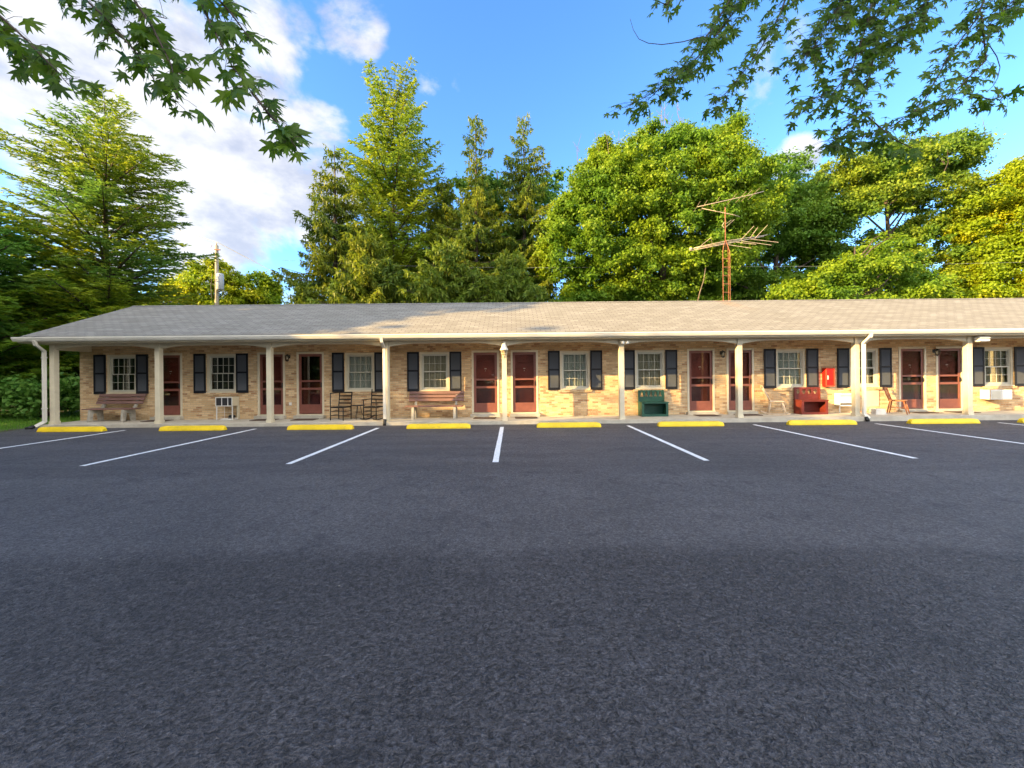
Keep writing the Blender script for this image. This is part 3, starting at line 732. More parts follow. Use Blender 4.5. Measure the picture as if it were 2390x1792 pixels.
b.build('wire_rail', M['white'], e)
ac(16.15, 16.87, .57, .90, .33, 'white louvered air conditioner under the rightmost window', None, 1)
ac(11.12, 11.66, .38, .82, .22, 'tall white heater unit on legs just left of the post with downspout', True, 2)
e = empty('drip_pan', (-9.62, WY - .22, slab_z(0)), 0, 'white drip pan with a black drain box under the leftmost air conditioner', 'drip pan')
b = MB(); b.box(-.20, .20, -.14, .12, .005, .012); 
for bx in ((-.20, .20, -.14, -.13), (-.20, .20, .11, .12), (-.20, -.19, -.13, .11), (.19, .20, -.13, .11)): b.box(bx[0], bx[1], bx[2], bx[3], .012, .05)
b.build('pan', M['white'], e)
b = MB(); b.box(-.02, .15, -.06, .08, .02, .17, Matrix.Rotation(R(8), 4, 'Y'), bev=.02); b.build('drain_box', M['rubber'], e)
e = empty('extinguisher_cabinet', (10.86, WY, 1.05), 0, 'bright red fire extinguisher cabinet on the brick right of the red bench', 'extinguisher cabinet')
b = MB(); b.box(-.16, .16, -.17, -.002, 0, .64, bev=.015); b.build('body', M['fire'], e)
b = MB()
for bx in ((-.15, .15, .015, .045), (-.15, .15, .60, .63), (-.15, -.12, .046, .599), (.12, .15, .046, .599)): b.box(bx[0], bx[1], -.182, -.1705, bx[2], bx[3])
b.build('door_frame', mat('fire_red_light', (0.80, 0.07, 0.03), 0.3), e)
b = MB(); b.box(-.105, -.06, -.176, -.1705, .24, .38); b.build('sticker', M['white'], e)
e = empty('ribbed_block', (12.05, 12.72, slab_z(12)), R(4), 'low white ribbed block on the walkway right of the downspout post', 'block')
b = MB()
for k in range(5): b.box(-.19 + .003*k, .19 - .012*k, -.12, .12, k*.036, k*.036 + .030); b.box(-.17, .165, -.108, .108, k*.036 + .030, k*.036 + .036)
b.build('block', M['white'], e)

# ------------------------------------------------------------------ benches with concrete legs
def concrete_bench(x, y, L_, rz, label):
    e = empty('park_bench', (x, y, slab_z(x)), rz, label, 'bench', 'brown slatted benches on concrete legs')
    hl = L_ / 2
    for k in range(3):
        b = MB(); yy = -.20 + k*.135; b.box(-hl, hl, yy, yy + .115, .405, .443, bev=.006); b.build('seat_slat', M['slat'], e)
    for k in range(3):
        b = MB(); z = .57 + k*.118; off = .235 + .05*k
        b.box(-hl + .02, hl, -.018, .018, 0, .10, Matrix.Translation((0, off, z)) @ Matrix.Rotation(R(-20), 4, 'X'), bev=.006); b.build('back_slat', M['slat'], e)
    for lx in (-hl + .26, hl - .26):
        b = MB()
        b.prism([(-.24, 0), (-.13, 0), (-.10, .28), (.05, .28), (.10, 0), (.22, 0), (.20, .40), (-.20, .40)], -.04, .04, Matrix.Translation((lx, 0, 0)) @ Matrix.Rotation(R(90), 4, 'Z'))
        b.prism([(.17, .40), (.24, .40), (.425, .85), (.375, .87)], -.035, .035, Matrix.Translation((lx, 0, 0)) @ Matrix.Rotation(R(90), 4, 'Z'))
        b.build('leg', M['conc_leg'], e)
concrete_bench(-13.42, 12.93, 1.62, R(0), 'brown slatted bench on concrete legs under the leftmost window')
concrete_bench(-2.60, 12.93, 1.90, R(0), 'brown slatted bench on concrete legs left of the red door near the middle')

# ------------------------------------------------------------------ deacon benches with cut-outs
CUP = ["#######", "#.....#", "##...##", "#.....#", "#.....#", "##...##", "##...##", "#######"]
GRN = ["##...##", "##...##", "##...##", "##...##", "#.....#", "#######"]
def storage_bench(x, w_, ymat, cup, ncup, label, rz=0, zt=.90):
    e = empty('storage_bench', (x, 12.87, slab_z(x)), rz, label, 'bench'); a = w_ / 2
    m = M[ymat]
    b = MB(); b.box(-a - .015, a + .015, -.02, .40, .455, .485, bev=.004); b.build('seat', m, e)
    b = MB()
    b.box(-a, -a + .025, 0, .38, 0, .454); b.build('side_panel', m, e)
    b = MB(); b.box(a - .025, a, 0, .38, 0, .454); b.build('side_panel', m, e)
    b = MB(); b.box(-a + .026, a - .026, .36, .38, 0, .454); b.box(-a + .026, a - .026, .02, .359, .04, .055); b.build('back_board', m, e)
    b = MB()
    for bx in ((-a + .0255, -a + .08, .0, .454), (a - .08, a - .0255, .0, .454), (-a + .081, a - .081, .0, .075), (-a + .081, a - .081, .425, .454)): b.box(bx[0], bx[1], -.001, .018, bx[2], bx[3])
    b.build('face_frame', m, e)
    # back with cut-outs
    cols = len(cup[0]); rows = len(cup); cw = (2*a - .10) / ncup / cols
    xs = [-a] + [-a + .05 + i*cw for i in range(ncup*cols + 1)] + [a]
    rh = (.20 / rows if zt > .92 else .20 / rows); ztop = zt
    zs_ = [.486, ztop - .05 - rows*rh] + [ztop - .05 - (rows - 1 - j)*rh for j in range(rows)] + [ztop]
    def sol(i, j):
        if i == 0 or i == len(xs) - 2 or j == 0 or j == rows + 1: return True
        return cup[rows - j][(i - 1) % cols] == '#'
    b = MB(); grid_panel(b, xs, zs_, sol, .36, .02)
    b.build('backrest', m, e)
    for sx in (-a - .0005, a - .0245):
        b = MB(); b.prism([(.02 + .30, .486), (.359, .486), (.359, ztop - .02), (.335, ztop - .06)], sx, sx + .025, Matrix.Rotation(R(90), 4, 'Z') @ Matrix.Scale(-1, 4, (0, 1, 0))); b.build('back_bracket', m, e)
    return e
storage_bench(4.77, .89, 'green', GRN, 5, 'dark green storage bench with cut-out back below the window beside the fifth post', R(1), .87)
storage_bench(10.10, .86, 'redb', CUP, 4, 'dark red storage bench with four cup shaped cut-outs between the pale rocker and the cabinet', R(-2), .90)

# ------------------------------------------------------------------ chairs
def tubes(mb, segs, r, n=6):
    for s_ in segs: mb.tube(s_, r, n)
def spindle_chair(x, y, rz, label, m, rocker, back_h=.98, lean=.16, sw=.46, cat='chair', name='wooden_chair', n_sp=5):
    """seat faces local -y"""
    e = empty(name, (x, y, slab_z(x)), rz, label, cat); a = sw / 2
    lift = .05 if rocker else 0; sh_ = .42 + lift * .3
    b = MB(); b.box(-a, a, -.22, .20, sh_, sh_ + .035, bev=.012); b.build('seat', m, e)
    for sx in (-1, 1):
        for sy, yt in ((-.17, -.26), (.15, .22)):
            b = MB(); z0 = lift if rocker else 0
            b.tube([(sx*(a - .06), sy, sh_), (sx*(a - .03), (sy+yt)/2, (sh_+z0)/2), (sx*(a), yt, z0)], [.017, .023, .013], 8); b.build('leg', m, e)
        b = MB(); b.tube([(sx*(a - .02), -.21, .20), (sx*(a - .02), .18, .20)], .010, 6); b.build('stretcher', m, e)
    b = MB(); b.tube([(-(a - .03), -.02, .20), (a - .03, -.02, .20)], .010, 6); b.build('stretcher', m, e)
    if rocker:
        for sx in (-1, 1):
            b = MB(); pts = [(sx*a, -.38 + .82*k/12, .015 + .09*((k - 5.2)/6.5)**2) for k in range(13)]
            b.tube(pts, .017, 6); b.build('rocker', m, e)
    for sx in (-1, 1):
        b = MB(); b.tube([(sx*(a - .04), .17, sh_ + .03), (sx*(a - .01), .17 + lean*.5, (sh_ + back_h)/2), (sx*(a + .0), .17 + lean, back_h)], [.019, .021, .014], 8); b.build('back_post', m, e)
    b = MB(); 
    for k in range(9):
        t0, t1 = k/9, (k+1)/9
        f = lambda t: (-a - .015 + (sw + .03)*t, .17 + lean*.95 + .03*math.sin(t*math.pi))
        (x0, y0), (x1, y1) = f(t0), f(t1)
        b.add([(x0, y0-.01, back_h-.10), (x1, y1-.01, back_h-.10), (x1, y1-.01, back_h), (x0, y0-.01, back_h), (x0, y0+.012, back_h-.10), (x1, y1+.012, back_h-.10), (x1, y1+.012, back_h), (x0, y0+.012, back_h)],
              [(0,1,2,3), (7,6,5,4), (3,2,6,7), (1,0,4,5)])
    b.build('top_rail', m, e)
    for k in range(n_sp):
        t = (k + 1) / (n_sp + 1); xx = -a + .03 + (sw - .06)*t
        b = MB(); b.box(-.016, .016, -.007, .007, 0, math.hypot(back_h - .09 - sh_ - .03, lean) , Matrix.Translation((xx*.85, .17, sh_ + .03)) @ Matrix.Rotation(-math.atan2(lean, back_h - .12 - sh_), 4, 'X')); b.build('spindle', m, e)
    return e
spindle_chair(8.83, 12.93, R(62), 'pale weathered spindle rocking chair left of the red bench', M['palewood'], True, 1.00, .24, .50, 'rocking chair', 'rocking_chair')
spindle_chair(12.80, 12.82, R(38), 'reddish brown wooden spindle chair in front of the brick left of a red door', M['wood'], False, .86, .12, .46)

def ladder_chair(x, y, rz, label, rocker, arms, name, cat, back=1.0, side_panel=False):
    e = empty(name, (x, y, slab_z(x)), rz, label, cat); a = .235; m = M['black']
    b = MB(); b.box(-a - .01, a + .01, -.24, .20, .40, .44, bev=.012); b.build('seat', m, e)
    for sx in (-1, 1):
        b = MB(); b.tube([(sx*a, .20, .03 if rocker else 0), (sx*a, .20, .42), (sx*a, .26, back)], .017, 8); b.build('back_post', m, e)
        b = MB(); top = (.66 if arms else .40)
        if side_panel and sx < 0: top = .90
        b.tube([(sx*a, -.22, .03 if rocker else 0), (sx*a, -.22, top)], .016, 8); b.build('leg', m, e)
        for z in (.16, .29):
            b = MB(); b.tube([(sx*a, -.22, z), (sx*a, .20, z)], .010, 6); b.build('stretcher', m, e)
        if rocker:
            b = MB(); b.tube([(sx*a, -.40 + .82*k/12, .015 + .08*((k - 5.2)/6.5)**2) for k in range(13)], .017, 6); b.build('rocker', m, e)
        if arms:
            b = MB(); b.box(sx*a - .028, sx*a + .028, -.28, .235, .66, .682, bev=.006); b.build('armrest', m, e)
    if side_panel:
        b = MB(); b.tube([(-a, -.22, .885), (-a, .255, .905)], .016, 8); b.build('side_rail', m, e)
    for z in (.16, .29):
        b = MB(); b.tube([(-a, -.22, z), (a, -.22, z)], .010, 6); b.build('stretcher', m, e)
    k = 0
    for z in (.54, .66, .78, .90):
        b = MB(); yy = .21 + (z - .42) * .10
        b.box(-a, a, yy - .008, yy + .008, z - .022, z + .022); b.build('slat', m, e)
    return e
ladder_chair(-5.72, 12.88, R(-12), 'black ladder back chair at left of the small round table', False, False, 'ladder_back_chair', 'chair', .92, True)
ladder_chair(-4.62, 12.86, R(-14), 'black ladder back rocking chair with arms beside the downspout post', True, True, 'rocking_chair', 'rocking chair', 1.0)
e = empty('side_table', (-5.18, 12.98, .10), 0, 'small round black metal table between two black chairs', 'table')
b = MB(); b.lathe([(0, .475), (.20, .475), (.215, .465), (.215, .455), (.20, .452), (0, .452)], (0, 0, 0), 24); b.build('tabletop', M['blackm'], e)
for k in range(3):
    a_ = k*2.094 + .5; b = MB(); b.tube([(.06*math.cos(a_), .06*math.sin(a_), .45), (.10*math.cos(a_), .10*math.sin(a_), .22), (.19*math.cos(a_), .19*math.sin(a_), 0)], .009, 6); b.build('leg', M['blackm'], e)

# ------------------------------------------------------------------ wheel stops
def wheel_stop_mesh():
    b = MB(); L_, w_, h = .95, .085, .135
    # chamfered long bar with sloping ends
    sec = lambda s_, hh: [(-w_, 0), (-w_, hh*.25), (-w_*.62, hh), (w_*.62, hh), (w_, hh*.25), (w_, 0)]
    st = [(-L_, .55, .86), (-L_ + .035, .84, .97), (-L_ + .12, 1.0, 1.0), (L_ - .12, 1.0, 1.0), (L_ - .035, .84, .97), (L_, .55, .86)]
    vs = []
    for x, hh, ww in st: vs += [(x, y*ww, z) for y, z in sec(0, h*hh)]
    fs = [(i*6+k, i*6+(k+1) % 6, i*6+6+(k+1) % 6, i*6+6+k) for i in range(5) for k in range(6)] + [tuple(range(6)), tuple(range(30, 36))[::-1]]
    b.add(vs, fs)
    return b
ws = None
STOPS = [(-12.92, 'yellow wheel stop at the left end below the leftmost bench', 1.93), (-9.37, 'yellow wheel stop second from the left, below the window with the boxy air conditioner', 1.88), (-5.62, 'yellow wheel stop in front of the black chairs', 1.9),
         (-2.16, 'yellow wheel stop in front of the bench left of the middle', 1.86), (1.65, 'yellow wheel stop just right of the lantern post', 1.88), (5.22, 'yellow wheel stop in front of the green bench', 1.9),
         (9.12, 'yellow wheel stop in front of the red bench', 1.98), (12.75, 'yellow wheel stop in front of the brown wooden chair', 2.02), (16.0, 'yellow wheel stop cut off by the right edge of the picture', 1.95)]
for i, (x, lab, ln) in enumerate(STOPS):
    if ws is None: ws = o = wheel_stop_mesh().build('wheel_stop', M['yellow'])
    else: o = ws.copy(); col.objects.link(o)
    o.location = (x, 11.30 + random.uniform(-.03, .03) + (.1 if x > 8 else 0), .002); o.scale = (ln / 1.9, 1, 1); o.rotation_euler = (0, 0, R(random.uniform(-.6, .6)))
    tag(o, lab, 'wheel stop', 'yellow concrete wheel stops')

# ------------------------------------------------------------------ antenna tower, utility pole, wires
AD = 16.6
ap = at(1568, 640, AD)
e = empty('antenna_mast', (ap.x, AD, 0), 0, 'rusty lattice television antenna mast rising behind the roof ridge', 'antenna')
b = MB()
zt = at(1568, 545, AD).z; legs = [(-.17, -.10), (.13, -.10), (.20, .15)]
for lx, ly in legs: b.tube([(lx, ly, 0), (lx, ly, zt), (lx*.7, ly*.5, zt + .2), (0, 0, zt + .55)], .014, 6)
k = 0; z = 3.2
while z < zt:
    for i in range(3):
        p, q = legs[i], legs[(i+1) % 3]; b.tube([(p[0], p[1], z), (q[0], q[1], z)], .009, 4)
    p, q = (legs[0], legs[1]) if k % 2 else (legs[1], legs[0])
    z += .36; k += 1
b.build('lattice_tower', M['rust'], e)
b = MB(); ztop = at(1568, 447, AD).z; b.tube([(0, 0, zt + .1), (0, 0, ztop)], .018, 8); b.build('mast_pole', M['rust'], e)
def A(X, Y, dy=0.0):
    p = at(X, Y, AD + dy); return (p.x - ap.x, dy, p.z)
b = MB()
b.tube([A(1505, 447), A(1568, 433), A(1625, 420), A(1650, 413)], .016, 6); b.tube([A(1517, 450), A(1585, 464), A(1598, 468)], .014, 6)
for X, Y in ((1505, 447), (1520, 444), (1545, 438), (1580, 431), (1600, 426), (1612, 423), (1628, 419)):
    p = Vector(A(X, Y)); b.tube([p + Vector((-.22, -.75, -.10)), p, p + Vector((.22, .75, .10))], .008, 4)
for X, Y in ((1560, 460), (1572, 462), (1585, 465)):
    p = Vector(A(X, Y)); b.tube([p, p + Vector((.35, .6, .28))], .008, 4)
b.build('upper_yagi', M['rod'], e)
b = MB()
b.tube([A(1492, 541), A(1560, 528), A(1650, 510)], .017, 6); b.tube([A(1500, 535, .3), A(1570, 520, .3), A(1658, 507, .3)], .014, 6); b.tube([A(1490, 538), A(1568, 524), A(1600, 517)], .013, 6)
b.lathe([(0, .10), (.05, .08), (.07, 0), (0, -.06)], A(1492, 539), 10)
for X, Y, dx, dz in ((1505, 538, .50, .42), (1600, 518, .42, .50), (1620, 514, .18, .36), (1630, 515, .40, .48), (1600, 520, 1.15, -.28), (1620, 516, 1.05, -.24), (1590, 523, .7, -.18), (1570, 528, .9, -.25), (1540, 532, -.2, .2)):
    p = Vector(A(X, Y)); b.tube([p, p + Vector((dx, -.25, dz))], .010, 4)
b.build('lower_yagi', M['rod'], e)
b = MB()
b.tube([A(1564, 480), A(1560, 487), A(1564, 492)], .014, 5); b.tube([A(1566, 484), A(1580, 475)], .009, 4); b.tube([A(1566, 492), A(1586, 474)], .009, 4)
b.build('rotor', M['rod'], e)

UD = 24.0
up = at(466, 655, UD)
e = empty('utility_pole', (up.x, UD, 0), 0, 'pale wooden utility pole with a transformer behind the roof', 'utility pole')
zt = at(471, 530, UD).z
b = MB(); b.tube([(0, 0, 0), (.06, 0, zt*.5), (.10, 0, zt)], [.125, .11, .09], 12); b.tube([(.09, 0, zt), (.08, 0, zt + .16)], .03, 8); b.build('pole', M['pole'], e)
b = MB(); b.bar((.06, -.14, zt - .30), (.42, -.14, zt - .32), .05, .06); b.tube([(-.25, -.05, zt - .18), (-.15, -.05, zt + .02)], .01, 5); b.build('bracket', M['rust'], e)
b = MB(); zz = at(480, 627, UD).z; hh = at(480, 592, UD).z - zz; b.lathe([(0, 0), (.16, 0), (.19, .03), (.19, hh - .08), (.16, hh), (.05, hh + .03), (0, hh + .03)], (.38, -.12, zz), 18); b.build('transformer', M['tank'], e)
b = MB(); b.tube([(-.12, -.1, zz + hh), (-.18, -.15, zz + .2), (-.14, -.14, zz - .5)], .018, 5); b.tube([(-.16, -.02, zz + .4), (.12, -.15, zz + .3), (.3, -.15, zz + .25)], .012, 5); b.build('cable', M['rubber'], e)
def wire(pts, r, label):
    b = MB(); b.tube(pts, r, 5); o = b.build('overhead_wire', M['wire']); tag(o, label, 'wire'); return o
wire([at(-40, 352, 27), at(120, 408, 26.4), at(300, 468, 25.5), at(390, 497, 25), at(471, 524, UD)], .016, 'thin overhead wire from the left edge to the utility pole top')
wire([at(471, 524, UD), at(540, 560, 24), at(600, 592, 24), at(690, 640, 24), at(720, 660, 24)], .016, 'thin overhead wire sagging right from the utility pole top')
wire([at(610, 562, 21), at(800, 572, 21), at(1000, 577, 21), at(1200, 578, 21), at(1500, 576, 21), at(1750, 575, 21), at(2000, 571, 21), at(2260, 565, 21)], .006, 'long thin wire crossing in front of the trees above the ridge')
wire([at(640, 636, 20), at(760, 642, 20), at(900, 650, 20), at(1010, 656, 20)], .012, 'short pale cable just above the roof ridge left of the middle')
b = MB(); b.tube([at(1505, 660, 17.0), at(1512, 630, 17.0), at(1520, 605, 17.0), at(1524, 578, 17.0)], [.03, .024, .018, .010], 6)
tag(b.build('bare_stem', M['bark_pale']), 'thin bare curved stem behind the ridge left of the antenna', 'stem')

# ------------------------------------------------------------------ foliage tools
def norm(v): return v / np.maximum(np.linalg.norm(v, axis=-1, keepdims=True), 1e-9)
def cards(P, D, Nn, Ls, Ws, fold=0.25):
    """rhombus leaf cards: centre P, long axis D, normal N, half length Ls, half width Ws"""
    D = norm(D); S = norm(np.cross(Nn, D)); U = np.cross(D, S)
    Ls = np.asarray(Ls)[:, None]; Ws = np.asarray(Ws)[:, None]
    v = np.empty((len(P), 4, 3))
    v[:, 0] = P - D * Ls; v[:, 2] = P + D * Ls
    mid = P - D * Ls * 0.1 + U * Ws * fold
    v[:, 1] = mid + S * Ws; v[:, 3] = mid - S * Ws
    return v
def mesh_from(arrs, name, m, parent, nv=4, loc=None):
    V = np.concatenate(arrs) if isinstance(arrs, list) else arrs
    n = len(V); me = bpy.data.meshes.new(name)
    me.vertices.add(n * nv); me.vertices.foreach_set('co', V.reshape(-1).astype(np.float32))
    me.loops.add(n * nv); me.loops.foreach_set('vertex_index', np.arange(n * nv, dtype=np.int32))
    me.polygons.add(n); me.polygons.foreach_set('loop_start', np.arange(0, n * nv, nv, dtype=np.int32))
    me.update(calc_edges=True)
    a = me.attributes.new('lv', 'FLOAT', 'FACE'); a.data.foreach_set('value', rng.random(n).astype(np.float32))
    return link_mesh(name, me, m, parent, loc)
def puff_leaves(centres, radii, density, size, flat=0.75, inner=0.5, updir=0.5):
    out = []
    for c, r_ in zip(centres, radii):
        n = max(12, int(density * r_ * r_))
        d = norm(rng.normal(size=(n, 3)))
        rad = r_ * (1 - inner * rng.random(n) ** 1.1) * (1 + 0.20 * rng.normal(size=n))
        # lumps on the puff
        lump = 1 + 0.34 * np.sin(d[:, 0]*5 + c[0]*3) * np.sin(d[:, 2]*6 + c[1]*5) + 0.12*np.sin(d[:, 1]*9 + c[2])
        P = c + d * (rad * lump)[:, None] * np.array([1, 1, flat])
        nn = norm(d * 0.7 + np.array([0, 0, updir]) + rng.normal(size=(n, 3)) * 0.55)
        dd = rng.normal(size=(n, 3)) + np.array([0, 0, -0.8]) + d * .5
        s_ = size * (0.7 + 0.6 * rng.random(n))
        out.append(cards(P, dd - nn * np.sum(dd * nn, 1)[:, None], nn, s_, s_ * (.62 + .2*rng.random(n))))
    return np.concatenate(out)
def in_poly(x, y, poly):
    c = False; n = len(poly); j = n - 1
    for i in range(n):
        xi, yi = poly[i]; xj, yj = poly[j]
        if (yi > y) != (yj > y) and x < (xj - xi) * (y - yi) / (yj - yi) + xi: c = not c
        j = i
    return c
def edge_dist(x, y, poly):
    d = 1e9
    for i in range(len(poly)):
        a = Vector(poly[i]); b = Vector(poly[(i+1) % len(poly)]); p = Vector((x, y)); ab = b - a
        t = max(0, min(1, (p - a).dot(ab) / max(ab.length_squared, 1e-9))); d = min(d, (p - a - ab * t).length)
    return d
def tree_wood(mb, base, top, r0, targets, n_sec=1, lean=0):
    base, top = Vector(base), Vector(top)
    H = top.z - base.z; pts = []; K = 8
    ph = random.random() * 6
    for k in range(K + 1):
        t = k / K; p = base.lerp(top, t); p.x += math.sin(t*5 + ph) * .02 * H * t; p.y += math.cos(t*4 + ph) * .015 * H * t; pts.append(p)
    mb.tube(pts, [r0 * (1 - .85 * k / K) * (1.3 if k == 0 else 1) for k in range(K + 1)], 9)
    for c in targets:
        c = Vector(c); t = max(.12, min(.9, (c.z - base.z - (c.xy - base.xy).length * .8) / H)); i = t * K; k = int(i); q = pts[k].lerp(pts[min(k+1, K)], i - k)
        l = (c - q).length; r1 = max(.018, min(r0 * .45 * (1 - t*.6), .018 * l + .015))
        m1 = q.lerp(c, .4) + Vector((random.uniform(-.1, .1)*l, random.uniform(-.1, .1)*l, .10*l)); m2 = q.lerp(c, .75) + Vector((random.uniform(-.06, .06)*l, 0, .08*l))
        mb.tube([q, m1, m2, c], [r1, r1*.7, r1*.45, r1*.2], 5)
    return pts
def leafy_tree(name, label, cat, poly_px, D, thick, puff, leafm, dens=330, size=.11, group=None, trunk_x=None, bark='bark', count=1.0, holes=(), r0=.28, zmin=None, twigs=0, flat=.75):
    """deciduous tree: crown puffs fill an outline of real size at distance D with real depth"""
    poly = [(at(x, y, D).x, at(x, y, D).z) for x, y in poly_px]
    hol = [(at(x, y, D).x, at(x, y, D).z, r_ * 1.0805 / 900 * D) for x, y, r_ in holes]
    xs_ = [p[0] for p in poly]; zs_ = [p[1] for p in poly]
    x0, x1, z0, z1 = min(xs_), max(xs_), min(zs_), max(zs_)
    area = 0
    for i in range(len(poly)): area += poly[i][0]*poly[(i+1) % len(poly)][1] - poly[(i+1) % len(poly)][0]*poly[i][1]
    area = abs(area) / 2
    want = int(count * 2.0 * area / (puff * puff)); cs = []; rs = []
    tries = 0
    while len(cs) < want and tries < want * 40:
        tries += 1
        x, z = random.uniform(x0, x1), random.uniform(z0, z1); r_ = puff * random.uniform(.55, 1.25)
        if not in_poly(x, z, poly): continue
        ed = edge_dist(x, z, poly)
        if ed < r_ * .62:
            r_ = max(.35 * puff, ed * 1.5)
            if ed < .18 * puff: continue
        if any(math.hypot(x - hx, z - hz) < hr + r_*.35 for hx, hz, hr in hol): continue
        dp = thick * min(1.0, math.sqrt(ed / (thick * .9 + .01))) * random.uniform(-1, 1)
        y = D + dp
        k_ = y / D                       # keep the outline from the side as well as from the front
        cs.append((x, y, z)); rs.append(r_)
    tx = trunk_x if trunk_x is not None else (x0 + x1) / 2
    e = empty(name, (tx, D, 0), 0, label, cat, group)
    P0 = np.array([tx, D, 0])
    V = puff_leaves(np.array(cs) - P0, rs, dens, size, flat=.6, inner=.75)
    mesh_from(V, 'crown', leafm, e)
    wb = MB(); tg = [Vector(c) - Vector(P0) for c in random.sample(cs, min(len(cs), 20))]
    tree_wood(wb, (0, 0, -.1), (0, 0, (z1 - .8)), r0, tg)
    for k in range(twigs):
        c = Vector(random.choice([c for c in cs if c[2] > z1 - (z1 - z0)*.35])) - Vector(P0)
        q = c + Vector((random.uniform(-.5, .5), random.uniform(-.5, .5), random.uniform(1.2, 2.3))); md = c.lerp(q, .5) + Vector((random.uniform(-.2, .2), 0, 0))
        wb.tube([c, md, q], [.022, .014, .006], 4)
        for j in range(2):
            s0 = c.lerp(q, random.uniform(.4, .8)); wb.tube([s0, s0 + Vector((random.uniform(-.4, .4), random.uniform(-.3, .3), random.uniform(.3, .6)))], [.011, .005], 4)
    wb.build('trunk', M[bark], e)
    return e
def conifer(name, label, cat, base, H, prof, leafm, kind='spruce', n_whorl=40, per=6, z_from=.12, group=None, r0=.26, leaf=(.13, .035), dens=1.0, skip=0.0, bark='bark', side=None, asc=0.0):
    """prof: list of (height fraction, branch length m). kind: spruce (hanging twigs), hemlock (flat feathery sprays), larch"""
    e = empty(name, base, 0, label, cat, group)
    wood = MB(); K = 10
    wood.tube([(math.sin(k)*.03, math.cos(k*1.3)*.03, H*k/K - .1) for k in range(K + 1)], [max(.012, r0 * (1 - .97*k/K)) for k in range(K + 1)], 9)
    pf = np.array(prof)
    B = []; Dd = []; Ln = []; Up = []
    for w_ in range(n_whorl):
        f = z_from + (1 - z_from) * (w_ + random.random()*(.35 if kind == 'spruce' else .6)) / n_whorl
        if f > .995: continue
        Lm = float(np.interp(f, pf[:, 0], pf[:, 1]))
        nb = per if f < .85 else max(3, per - 2)
        for k in range(nb):
            if random.random() < skip: continue
            ph = 2*math.pi*(k + random.random()*.8)/nb + w_*1.3
            Lb = Lm * random.uniform(.62, 1.12)
            if side: Lb *= 1 + side[1] * math.cos(ph - side[0])
            if Lb < .12: Lb = .12
            z = f * H; dr = np.array([math.cos(ph), math.sin(ph), 0.0])
            if kind == 'spruce': a_, b_ = -.38 - .25*(1-f), .50
            elif kind == 'hemlock': a_, b_ = .42, -.10
            else: a_, b_ = .12 + asc, .10
            if f > .9: a_ += .55; 
            M_ = max(4, int(Lb / .28))
            pts = []
            for j in range(M_ + 1):
                s_ = j / M_; pts.append(np.array([0, 0, z]) + dr*Lb*s_ + np.array([0, 0, Lb*(a_*s_ + b_*s_*s_)]))
            if Lb > .9: wood.tube([tuple(pts[i]) for i in (0, M_//3, 2*M_//3, M_)], [max(.012, .018*Lb), .012*Lb, .007*Lb + .004, .006], 4, cap=False)
            sd = np.array([-dr[1], dr[0], 0.0])
            nt = max(3, int(Lb * 5.2 * dens))
            for j in range(nt):
                s_ = .10 + .90 * (j + random.random()) / nt
                i = min(M_ - 1, int(s_ * M_)); fr = s_ * M_ - i
                p = pts[i]*(1-fr) + pts[i+1]*fr
                tl = (.16 + (.22 if kind == 'spruce' else .30) * Lb * (1 - s_) ** .7 * (.35 + s_)) * random.uniform(.7, 1.2)
                for sg in (-1, 1):
                    if kind == 'spruce':
                        B.append(p + sd*sg*.05*random.random()); Dd.append(dr*.25 + sd*sg*(.75 + .3*random.random()) + np.array([0, 0, -.30 - .5*random.random()])); Ln.append(tl); Up.append(1.0)
                    elif kind == 'hemlock':
                        B.append(p); Dd.append(dr*(.75) + sd*sg*.8 + np.array([0, 0, -.10 + .25*random.random()])); Ln.append(tl*1.1); Up.append(0.2)
                    else:
                        B.append(p); Dd.append(dr*.5 + sd*sg*.7 + np.array([0, 0, -.35*random.random()])); Ln.append(tl*.9); Up.append(.6)
            B.append(pts[-2]); Dd.append(pts[-1] - pts[-2]); Ln.append(.3); Up.append(.2)
    B = np.array(B); Dd = norm(np.array(Dd)); Ln = np.array(Ln); Up = np.array(Up)
    out = []
    step = leaf[0] * 1.05
    kmax = int(np.ceil(Ln.max() / step))
    for k in range(kmax):
        sel = Ln > k * step
        if not sel.any(): break
        b0, d0, l0 = B[sel], Dd[sel], Ln[sel]
        s_ = (k + .5) * step
        drop = np.zeros((len(b0), 3)); drop[:, 2] = -(.5 if kind == 'spruce' else .12) * s_ * s_
        P = b0 + d0 * s_ + drop + rng.normal(size=b0.shape) * .02
        for sg in ((-1, 1, 0) if kind != 'larch' else (-1, 1)):
            lat = norm(np.cross(d0, np.array([0, 0, 1.0])) + 1e-6)
            dd = d0 + lat * sg * .75 + rng.normal(size=d0.shape) * .22
            if kind == 'spruce' and sg == 0: dd = d0*.3 + np.array([0, 0, -1.0]) + rng.normal(size=d0.shape) * .15
            nn = norm(np.array([0, 0, .8]) + rng.normal(size=d0.shape) * (.8 if kind == 'hemlock' else 1.1))
            ls = leaf[0] * (.75 + .5 * rng.random(len(P))); ws = leaf[1] * (.8 + .5 * rng.random(len(P)))
            if kind == 'spruce' and sg == 0: ls = ls * 1.3
            out.append(cards(P + norm(dd) * (ls * .6)[:, None], dd, nn, ls, ws, .1))
    mesh_from(out, 'crown', leafm, e)
    wood.build('trunk', M[bark], e)
    return e

